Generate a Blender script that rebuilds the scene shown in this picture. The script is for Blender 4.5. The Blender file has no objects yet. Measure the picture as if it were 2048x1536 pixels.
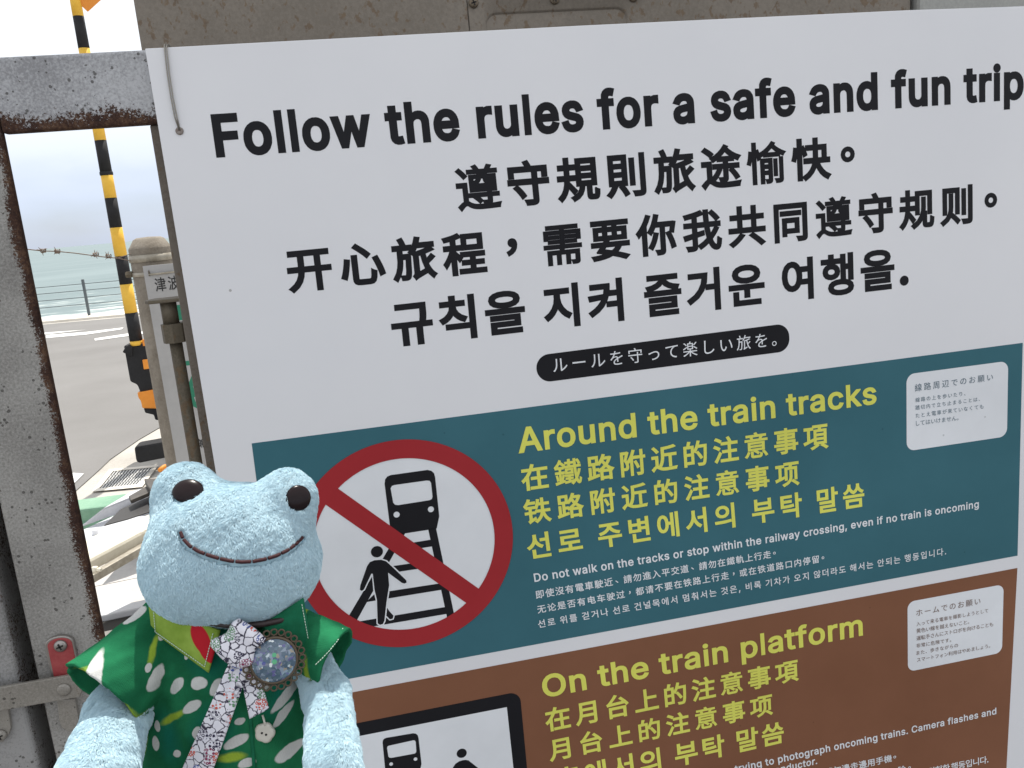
import bpy, bmesh, math, random
import numpy as np
from mathutils import Vector, Matrix
from mathutils.geometry import delaunay_2d_cdt

S = bpy.context.scene
C = S.collection
R = math.radians
random.seed(7)
rng = np.random.default_rng(11)

# ------------------------------------------------------------------ camera
F = 1698.27                                   # focal length in pixels of the 2048 px wide photograph
XR = Vector((0.97610875, -0.19944971, -0.08620629))     # image right, in world axes
DN = Vector((-0.12347395, -0.18270145, -0.97538421))    # image down
FW = Vector((0.17879009, 0.96272529, -0.20296333))      # view direction
CAM = Vector((0.0, -0.85, 1.45))
cam_data = bpy.data.cameras.new('camera')
cam = bpy.data.objects.new('camera', cam_data)
C.objects.link(cam)
ROT = Matrix((XR, -DN, -FW)).transposed()
cam.matrix_world = Matrix.Translation(CAM) @ ROT.to_4x4()
cam_data.sensor_width = 36.0
cam_data.lens = F / 2048 * 36.0
cam_data.clip_start = 0.02
cam_data.clip_end = 30000
S.camera = cam

# ------------------------------------------------------------------ sky, sun, exposure
SUN_EL, SUN_AZ = 68.0, 16.0                   # azimuth measured from +Y (out to sea) towards +X
world = bpy.data.worlds.new('World')
S.world = world
world.use_nodes = True
wn = world.node_tree
bg = wn.nodes['Background']
sky = wn.nodes.new('ShaderNodeTexSky')
sky.sky_type = 'NISHITA'
sky.sun_disc = False
sky.sun_elevation = R(SUN_EL)
sky.sun_rotation = R(SUN_AZ)
sky.air_density = 1.0
sky.dust_density = 0.6
sky.ozone_density = 2.0
tc = wn.nodes.new('ShaderNodeTexCoord')
mp = wn.nodes.new('ShaderNodeMapping')
mp.inputs['Scale'].default_value = (1.0, 1.0, 3.2)
mp.inputs['Location'].default_value = (0.3, 0.0, 0.15)
nz = wn.nodes.new('ShaderNodeTexNoise')
nz.inputs['Scale'].default_value = 2.2
nz.inputs['Detail'].default_value = 7
rp = wn.nodes.new('ShaderNodeValToRGB')
rp.color_ramp.elements[0].position = 0.30
rp.color_ramp.elements[0].color = (0.55, 0.55, 0.55, 1)
rp.color_ramp.elements[1].position = 0.52
sx = wn.nodes.new('ShaderNodeSeparateXYZ')          # cloud veil: blue grey low over the sea, white higher up
wn.links.new(tc.outputs['Generated'], sx.inputs[0])
ad = wn.nodes.new('ShaderNodeMath'); ad.operation = 'MULTIPLY_ADD'; ad.inputs[1].default_value = 0.10
cr = wn.nodes.new('ShaderNodeValToRGB')
cr.color_ramp.elements[0].position = 0.03; cr.color_ramp.elements[0].color = (0.59, 0.665, 0.83, 1)
cr.color_ramp.elements[1].position = 0.33; cr.color_ramp.elements[1].color = (1.0, 1.0, 1.0, 1)
for pos, c_ in ((0.12, (0.72, 0.78, 0.90, 1)), (0.19, (0.93, 0.96, 1.0, 1))):
    el = cr.color_ramp.elements.new(pos); el.color = c_
sc_sky = wn.nodes.new('ShaderNodeMixRGB'); sc_sky.blend_type = 'MULTIPLY'; sc_sky.inputs['Fac'].default_value = 1.0
sc_sky.inputs['Color2'].default_value = (12.5, 12.8, 13.2, 1)
wn.links.new(nz.outputs['Fac'], ad.inputs[0]); wn.links.new(sx.outputs['Z'], ad.inputs[2])
wn.links.new(ad.outputs[0], cr.inputs['Fac']); wn.links.new(cr.outputs['Color'], sc_sky.inputs['Color1'])
mx = wn.nodes.new('ShaderNodeMixRGB')
wn.links.new(sc_sky.outputs[0], mx.inputs['Color2'])
wn.links.new(tc.outputs['Generated'], mp.inputs['Vector'])
wn.links.new(mp.outputs[0], nz.inputs['Vector'])
wn.links.new(nz.outputs['Fac'], rp.inputs['Fac'])
wn.links.new(rp.outputs['Color'], mx.inputs['Fac'])
wn.links.new(sky.outputs[0], mx.inputs['Color1'])
wn.links.new(mx.outputs[0], bg.inputs['Color'])
bg.inputs['Strength'].default_value = 0.065

sun_data = bpy.data.lights.new('sun', 'SUN')
sun_data.energy = 4.0
sun_data.angle = R(0.55)
sun_data.color = (1.0, 0.95, 0.87)
sun = bpy.data.objects.new('sun', sun_data)
C.objects.link(sun)
sd = Vector((math.cos(R(SUN_EL)) * math.sin(R(SUN_AZ)), math.cos(R(SUN_EL)) * math.cos(R(SUN_AZ)), math.sin(R(SUN_EL))))
sun.rotation_euler = sd.to_track_quat('Z', 'Y').to_euler()

S.view_settings.view_transform = 'Standard'
S.view_settings.look = 'None'
S.view_settings.gamma = 1.0
S.view_settings.exposure = 0.48
S.render.resolution_x, S.render.resolution_y = 1024, 768

# ------------------------------------------------------------------ where things stand
def ray(px, py):
    return (float(px) - 1024) * XR + (float(py) - 768) * DN + F * FW
def at_y(px, py, y):
    d = ray(px, py)
    return CAM + d * ((y - CAM.y) / d.y)
def at_z(px, py, z):
    d = ray(px, py)
    return CAM + d * ((z - CAM.z) / d.z)
def pl(px, py):                                # on the notice board's plane (y = 0): x and z in metres
    p = at_y(px, py, 0.0)
    return (p.x, p.z)

# ------------------------------------------------------------------ helpers
def tag(o, label=None, cat=None, group=None, kind=None):
    if label: o['label'] = label
    if cat: o['category'] = cat
    if group: o['group'] = group
    if kind: o['kind'] = kind
    return o
def thing(name, label, cat, loc=(0, 0, 0), group=None, kind=None):
    o = bpy.data.objects.new(name, None)
    o.empty_display_size = 0.05
    o.location = loc
    C.objects.link(o)
    return tag(o, label, cat, group, kind)
def mesh(name, verts, faces, mat, parent=None, smooth=False, origin=None):
    me = bpy.data.meshes.new(name)
    v = np.asarray([tuple(p) for p in verts], dtype=float) if not isinstance(verts, np.ndarray) else verts.astype(float)
    off = np.array(parent.location[:]) if (parent is not None and origin is None) else np.zeros(3)
    if origin is not None: off = np.array(origin)
    me.from_pydata((v - off).tolist(), [], [tuple(int(i) for i in f) for f in faces])
    if smooth:
        me.polygons.foreach_set('use_smooth', [True] * len(me.polygons))
    me.materials.append(mat)
    me.update()
    o = bpy.data.objects.new(name, me)
    C.objects.link(o)
    if parent is not None: o.parent = parent
    return o
def fast_mesh(name, verts, quads, mat, parent, smooth=True, local=True):
    me = bpy.data.meshes.new(name)
    n = quads.shape[1]
    me.vertices.add(len(verts)); me.vertices.foreach_set('co', verts.astype(np.float32).ravel())
    me.loops.add(quads.size); me.loops.foreach_set('vertex_index', quads.astype(np.int32).ravel())
    me.polygons.add(len(quads))
    me.polygons.foreach_set('loop_start', (np.arange(len(quads)) * n).astype(np.int32))
    me.update(calc_edges=True); me.validate()
    me.polygons.foreach_set('use_smooth', [smooth] * len(me.polygons))
    me.materials.append(mat)
    o = bpy.data.objects.new(name, me); C.objects.link(o)
    if parent is not None: o.parent = parent
    return o
def from_bm(name, bm, mat, parent=None, smooth=False):
    me = bpy.data.meshes.new(name)
    if parent is not None: bmesh.ops.translate(bm, verts=bm.verts, vec=-Vector(parent.location))
    bmesh.ops.recalc_face_normals(bm, faces=bm.faces)
    bm.to_mesh(me); bm.free()
    if smooth:
        me.polygons.foreach_set('use_smooth', [True] * len(me.polygons))
    me.materials.append(mat)
    o = bpy.data.objects.new(name, me); C.objects.link(o)
    if parent is not None: o.parent = parent
    return o
def box(name, x0, x1, y0, y1, z0, z1, mat, parent=None, bevel=0.0, seg=2, smooth=False):
    bm = bmesh.new()
    bmesh.ops.create_cube(bm, size=1.0)
    bmesh.ops.scale(bm, verts=bm.verts, vec=(x1 - x0, y1 - y0, z1 - z0))
    bmesh.ops.translate(bm, verts=bm.verts, vec=((x0 + x1) / 2, (y0 + y1) / 2, (z0 + z1) / 2))
    if bevel: bmesh.ops.bevel(bm, geom=bm.edges[:] , offset=bevel, segments=seg, profile=0.5, affect='EDGES')
    return from_bm(name, bm, mat, parent, smooth)
def prism(name, poly, axis, a, b, mat, parent=None, bevel=0.0, seg=2):
    """a polygon (2D) swept between a and b along an axis; 'y': poly is (x, z), 'z': poly is (x, y)"""
    bm = bmesh.new()
    mk = (lambda p, t: (p[0], t, p[1])) if axis == 'y' else ((lambda p, t: (p[0], p[1], t)) if axis == 'z' else (lambda p, t: (t, p[0], p[1])))
    A = [bm.verts.new(mk(p, a)) for p in poly]
    B = [bm.verts.new(mk(p, b)) for p in poly]
    n = len(poly)
    bm.faces.new(A); bm.faces.new(B[::-1])
    for i in range(n):
        bm.faces.new((A[i], B[i], B[(i + 1) % n], A[(i + 1) % n]))
    if bevel:
        bmesh.ops.recalc_face_normals(bm, faces=bm.faces)
        bmesh.ops.bevel(bm, geom=bm.edges[:], offset=bevel, segments=seg, profile=0.5, affect='EDGES')
    return from_bm(name, bm, mat, parent)
def frame_of(t):
    t = t.normalized()
    u = t.cross(Vector((0, 0, 1)))
    if u.length < 0.05: u = t.cross(Vector((0, 1, 0)))
    u.normalize()
    return u, t.cross(u).normalized()
def tube_geo(pts, rad, seg=10, closed=False, verts=None, faces=None, cap=True):
    verts = [] if verts is None else verts
    faces = [] if faces is None else faces
    pts = [Vector(p) for p in pts]
    n = len(pts); base = len(verts)
    u0 = None
    for i, p in enumerate(pts):
        if closed: t = pts[(i + 1) % n] - pts[i - 1]
        else: t = pts[min(i + 1, n - 1)] - pts[max(i - 1, 0)]
        if u0 is None: u, v = frame_of(t)
        else:
            t = t.normalized(); u = (u0 - t * u0.dot(t)).normalized(); v = t.cross(u)
        u0 = u
        r = rad[i] if hasattr(rad, '__len__') else rad
        for k in range(seg):
            a = 2 * math.pi * k / seg
            verts.append(p + u * (r * math.cos(a)) + v * (r * math.sin(a)))
    m = n if closed else n - 1
    for i in range(m):
        j = (i + 1) % n
        for k in range(seg):
            l = (k + 1) % seg
            faces.append((base + i * seg + k, base + i * seg + l, base + j * seg + l, base + j * seg + k))
    if not closed and cap:
        faces.append([base + k for k in range(seg)][::-1])
        faces.append([base + (n - 1) * seg + k for k in range(seg)])
    return verts, faces
def tube(name, pts, rad, mat, parent=None, seg=10, closed=False, smooth=True):
    v, f = tube_geo(pts, rad, seg, closed)
    return mesh(name, v, f, mat, parent, smooth)
def lathe(name, prof, centre, mat, parent=None, axis=Vector((0, 0, 1)), seg=32, smooth=True):
    """prof: list of (radius, height) turned about an axis through centre"""
    axis = Vector(axis).normalized(); u, v = frame_of(axis)
    V = []; Fc = []
    for r, h in prof:
        for k in range(seg):
            a = 2 * math.pi * k / seg
            V.append(Vector(centre) + axis * h + u * (r * math.cos(a)) + v * (r * math.sin(a)))
    for i in range(len(prof) - 1):
        for k in range(seg):
            l = (k + 1) % seg
            Fc.append((i * seg + k, i * seg + l, (i + 1) * seg + l, (i + 1) * seg + k))
    Fc.append([k for k in range(seg)][::-1]); Fc.append([(len(prof) - 1) * seg + k for k in range(seg)])
    return mesh(name, V, Fc, mat, parent, smooth)
def auto_smooth(o, ang=35):
    me = o.data
    me.polygons.foreach_set('use_smooth', [True] * len(me.polygons))
    me.set_sharp_from_angle(angle=R(ang))
    return o

# ------------------------------------------------------------------ materials
def new_mat(name, color=(0.5, 0.5, 0.5), rough=0.6, metal=0.0, spec=0.5):
    m = bpy.data.materials.new(name); m.use_nodes = True
    b = m.node_tree.nodes['Principled BSDF']
    b.inputs['Base Color'].default_value = (*color, 1)
    b.inputs['Roughness'].default_value = rough
    b.inputs['Metallic'].default_value = metal
    b.inputs['Specular IOR Level'].default_value = spec
    return m
class NT:
    """a little shorthand for building node trees"""
    def __init__(s, m): s.m = m; s.t = m.node_tree; s.b = s.t.nodes['Principled BSDF']; s.co = None
    def n(s, typ, **kw):
        x = s.t.nodes.new(typ)
        for k, v in kw.items():
            if k in ('operation', 'blend_type', 'feature', 'distance', 'vector_type', 'voronoi_dimensions', 'noise_dimensions', 'data_type', 'use_clamp', 'clamp'): setattr(x, k, v)
            else: x.inputs[k.replace('_', ' ')].default_value = v
        return x
    def l(s, a, b): s.t.links.new(a, b)
    def coord(s):
        if s.co is None: s.co = s.t.nodes.new('ShaderNodeTexCoord').outputs['Object']
        return s.co
    def noise(s, scale, detail=6, rough=0.55, vec=None, stretch=None, dist=0.0):
        v = vec or s.coord()
        if stretch:
            m = s.t.nodes.new('ShaderNodeMapping'); m.inputs['Scale'].default_value = stretch; s.l(v, m.inputs[0]); v = m.outputs[0]
        x = s.n('ShaderNodeTexNoise', Scale=scale, Detail=detail, Roughness=rough, Distortion=dist); s.l(v, x.inputs['Vector'])
        return x.outputs['Fac']
    def ramp(s, fac, stops, interp='LINEAR'):
        r = s.t.nodes.new('ShaderNodeValToRGB'); r.color_ramp.interpolation = interp
        e = r.color_ramp.elements
        while len(e) < len(stops): e.new(0.5)
        for i, (p, c) in enumerate(stops):
            e[i].position = p
            e[i].color = (*c, 1) if hasattr(c, '__len__') else (c, c, c, 1)
        s.l(fac, r.inputs['Fac']); return r.outputs['Color']
    def mix(s, fac, a, b, blend='MIX'):
        m = s.t.nodes.new('ShaderNodeMixRGB'); m.blend_type = blend
        for sock, v in (('Fac', fac), ('Color1', a), ('Color2', b)):
            if isinstance(v, (int, float)): m.inputs[sock].default_value = v if sock == 'Fac' else (v, v, v, 1)
            elif isinstance(v, tuple): m.inputs[sock].default_value = (*v, 1)
            else: s.l(v, m.inputs[sock])
        return m.outputs[0]
    def math(s, op, a, b=0.0, c=None, clamp=False):
        m = s.t.nodes.new('ShaderNodeMath'); m.operation = op; m.use_clamp = clamp
        for i, v in enumerate((a, b) if c is None else (a, b, c)):
            if isinstance(v, (int, float)): m.inputs[i].default_value = v
            else: s.l(v, m.inputs[i])
        return m.outputs[0]
    def xyz(s):
        x = s.t.nodes.new('ShaderNodeSeparateXYZ'); s.l(s.coord(), x.inputs[0]); return x.outputs
    def color(s, o): s.l(o, s.b.inputs['Base Color'])
    def rough(s, o): s.l(o, s.b.inputs['Roughness'])
    def bump(s, h, strength=0.3, dist=0.002):
        b = s.t.nodes.new('ShaderNodeBump'); b.inputs['Strength'].default_value = strength; b.inputs['Distance'].default_value = dist
        s.l(h, b.inputs['Height']); s.l(b.outputs[0], s.b.inputs['Normal'])

def mottled(name, c1, c2, scale=6, rough=0.75, bump=0.2, bdist=0.003, fine=60, metal=0.0, spec=0.3):
    m = new_mat(name, c1, rough, metal, spec); t = NT(m)
    a = t.noise(scale, 8); b = t.noise(fine, 6)
    f = t.math('ADD', t.math('MULTIPLY', a, 0.65), t.math('MULTIPLY', b, 0.35))
    t.color(t.ramp(f, [(0.35, c1), (0.65, c2)]))
    t.bump(b, bump, bdist)
    return m
def steel_rust(name, base1, base2, rust_amt=0.0, edge=None, speck=True, spots=0.0, fine=420, rough=0.62, warm=0.5):
    """weathered galvanised steel; edge = list of (axis, position, sign, width): rust grows from that edge inwards"""
    m = new_mat(name, base1, rough, 0.25, 0.4); t = NT(m)
    big = t.noise(9, 6); fn = t.noise(fine, 5, 0.7); mid = t.noise(55, 7, 0.7)
    col = t.ramp(t.math('ADD', t.math('MULTIPLY', big, 0.45), t.math('MULTIPLY', fn, 0.55)), [(0.41, base1), (0.57, base2)])
    if speck:
        v = t.n('ShaderNodeTexVoronoi', Scale=170.0, Randomness=1.0); t.l(t.coord(), v.inputs['Vector'])
        sp = t.math('MULTIPLY', t.math('LESS_THAN', v.outputs['Distance'], 0.25), t.math('GREATER_THAN', t.noise(30, 4, 0.7), 0.53))
        col = t.mix(t.math('MULTIPLY', sp, 0.75), col, (0.05, 0.045, 0.04))
    hgt = fn
    if spots:
        s1 = t.noise(115, 5, 0.6, stretch=(1, 1, 0.7)); s2 = t.noise(10, 4, 0.6)
        k = t.math('ADD', s1, t.math('MULTIPLY', s2, 0.45))
        msk = t.ramp(k, [(0.93 - spots * 0.13, 0.0), (0.99 - spots * 0.13, 1.0)])
        col = t.mix(t.math('MULTIPLY', msk, 0.6), col, t.ramp(mid, [(0.35, (0.10, 0.055, 0.025)), (0.65, (0.19, 0.12, 0.06))]))
    if edge:
        o = t.xyz(); tot = None
        for ax, pos, sgn, wid in edge:
            c = o['XYZ'.index(ax)]
            d = t.math('MULTIPLY', t.math('SUBTRACT', pos, c), sgn / wid)           # 0 at the edge, 1 at the width
            g = t.math('SUBTRACT', 1.0, d, clamp=True)
            tot = g if tot is None else t.math('MAXIMUM', tot, g)
        n1 = t.noise(17, 8, 0.75); n2 = t.noise(480, 5, 0.8)
        k = t.math('ADD', t.math('MULTIPLY', tot, 1.0), t.math('ADD', t.math('MULTIPLY', n1, 1.9), t.math('MULTIPLY', n2, 2.3)))
        msk = t.ramp(k, [(0.0, 0.0), (1.0, 1.0)])
        msk = t.math('GREATER_THAN', k, 2.82 - rust_amt)
        rc = t.ramp(t.math('ADD', t.math('MULTIPLY', mid, 0.5), t.math('MULTIPLY', t.noise(380, 5, 0.8), 0.5)), [(0.36, (0.022, 0.012, 0.011)), (0.5, (0.060, 0.030, 0.021)), (0.62, (0.15, 0.085, 0.05))])
        col = t.mix(msk, col, rc)
        t.rough(t.mix(msk, rough, 0.9))
        hgt = t.math('ADD', fn, t.math('MULTIPLY', msk, 1.2))
    t.color(col); t.bump(hgt, 0.35, 0.0006)
    return m

# ================================================================== large structure: ground, road, sea
M_conc = mottled('concrete_paving', (0.34, 0.32, 0.29), (0.47, 0.45, 0.41), 1.6, 0.85, 0.25, 0.004, 45)
M_asph = mottled('asphalt', (0.16, 0.155, 0.15), (0.205, 0.20, 0.195), 0.7, 0.85, 0.35, 0.004, 130)
M_paint = mottled('road_paint', (0.62, 0.62, 0.60), (0.78, 0.78, 0.76), 8, 0.7, 0.1)
M_green = mottled('green_anti_slip_paint', (0.16, 0.30, 0.21), (0.24, 0.39, 0.28), 5, 0.8, 0.2)
M_pale = mottled('pale_stone', (0.60, 0.56, 0.49), (0.72, 0.68, 0.61), 4, 0.8, 0.2)

def sheet(name, pts, z, mat, kind='structure', parent=None):
    o = mesh(name, [(p[0], p[1], z) for p in pts], [tuple(range(len(pts)))], mat, parent)
    if o.data.polygons[0].normal.z < 0: o.data.flip_normals()
    if parent is None: tag(o, kind=kind)
    return o
def gp(px, py, z=0.0):
    p = at_z(px, py, z); return (p.x, p.y)

far_l, far_r = Vector(gp(90, 647)), Vector(gp(270, 631))
edge_dir = (far_r - far_l).normalized()
inland = Vector((edge_dir.y, -edge_dir.x))                       # towards the camera
E0, E1 = far_l - edge_dir * 60, far_l + edge_dir * 80
seaward = -inland
def along(s, t): p = far_l + edge_dir * s + inland * t; return (p.x, p.y)   # s along the coast, t towards land

# platform side, concrete: the ground sheet reaches from behind the camera to the sea wall
sheet('ground', [along(-60, 0), along(80, 0), along(80, 60), along(-60, 60)], 0.0, M_conc)
near_edge = [gp(60, 1075), gp(150, 985), gp(199.6, 940.6), gp(220.8, 920), gp(278.7, 880), gp(316.6, 858), gp(380, 828)]
a = Vector(near_edge[-1]); d = (a - Vector(near_edge[-2])).normalized()
b = Vector(near_edge[0]); e = (b - Vector(near_edge[1])).normalized()
kk = (far_l - a).dot(inland) / d.dot(inland); reach = a + d * (kk - 0.3)      # where the kerb line meets the sea wall
road_pts = [tuple(b + e * 6)] + near_edge + [tuple(reach)] + [along(-60, 0.05)]
sheet('road', road_pts, 0.006, M_asph)
M_bounce_cut = mottled('bounce_cut_asphalt', (0.085, 0.082, 0.08), (0.13, 0.127, 0.122), 1.2, 0.9, 0.3, 0.004, 90)
sheet('bounce_cut_ground', [(-9, -12), (9, -12), (9, 0.35), (-9, 0.35)], 0.0045, M_bounce_cut)  # unseen dark ground added to weaken light bounced onto the board
# painted lines
marks = thing('road_marking', None, None, (0, 0, 0), kind='structure')
def quad_px(name, q, z, mat, parent): return sheet(name, [gp(x, y, z) for x, y in q], z, mat, parent=parent)
quad_px('painted_line', [(92, 670), (172, 664), (247, 655), (243, 658.5), (172, 669), (92, 676)], 0.011, M_paint, marks)
quad_px('painted_line', [(40, 668), (92, 665), (172, 659.5), (92, 668.5), (40, 673)], 0.0112, M_paint, marks)
quad_px('painted_line', [(189, 677), (283, 663), (420, 645), (420, 649), (283, 668), (190, 681)], 0.011, M_paint, marks)
quad_px('painted_line', [(60, 948), (144, 945.5), (168, 947), (147, 968), (120, 985), (60, 990)], 0.011, M_paint, marks)
# sea wall coping and the beach strip in front of it
cop = []
for s, t in ((-60, 0.0), (80, 0.0), (80, -0.9), (-60, -0.9)): cop.append(along(s, t))
prism('sea_wall', cop, 'z', -5.0, 0.05, M_pale, bevel=0.02)['kind'] = 'structure'
M_sand = mottled('sand', (0.42, 0.38, 0.31), (0.52, 0.48, 0.40), 0.5, 0.95, 0.2)
bv = [Vector((*along(-400, -0.95), -4.0)), Vector((*along(400, -0.95), -4.0)), Vector((*along(400, -34), -5.3)), Vector((*along(-400, -34), -5.3))]
tag(mesh('beach', bv, [(0, 1, 2, 3)], M_sand), kind='structure')

M_sea = new_mat('sea_water', (0.05, 0.11, 0.11), 0.3, 0.0, 0.25); t = NT(M_sea)
o_ = t.xyz()
w1 = t.noise(0.5, 8, 0.62, stretch=(0.35, 1.0, 1.0)); w2 = t.noise(0.06, 5, 0.5, stretch=(0.4, 1, 1))
base = t.ramp(w2, [(0.35, (0.115, 0.165, 0.17)), (0.65, (0.16, 0.215, 0.22))])
dist = t.math('SUBTRACT', t.math('ADD', t.math('MULTIPLY', o_[0], seaward.x), t.math('MULTIPLY', o_[1], seaward.y)), far_l.dot(seaward))
shore = t.math('SUBTRACT', 1.0, t.math('DIVIDE', t.math('SUBTRACT', dist, 40.0), 70.0), clamp=True)
shore = t.math('MINIMUM', shore, 1.0)
foam = t.ramp(t.math('ADD', w1, t.math('MULTIPLY', shore, 0.30)), [(0.66, 0.0), (0.80, 1.0)])
t.color(t.mix(foam, base, (0.62, 0.66, 0.64)))
t.rough(t.mix(foam, 0.45, 0.9))
t.bump(w1, 0.25, 0.05)
sea_pts = [along(-9000, -25), along(9000, -25), along(14000, -16000), along(-14000, -16000)]
sheet('sea', sea_pts, -5.0, M_sea)

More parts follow.
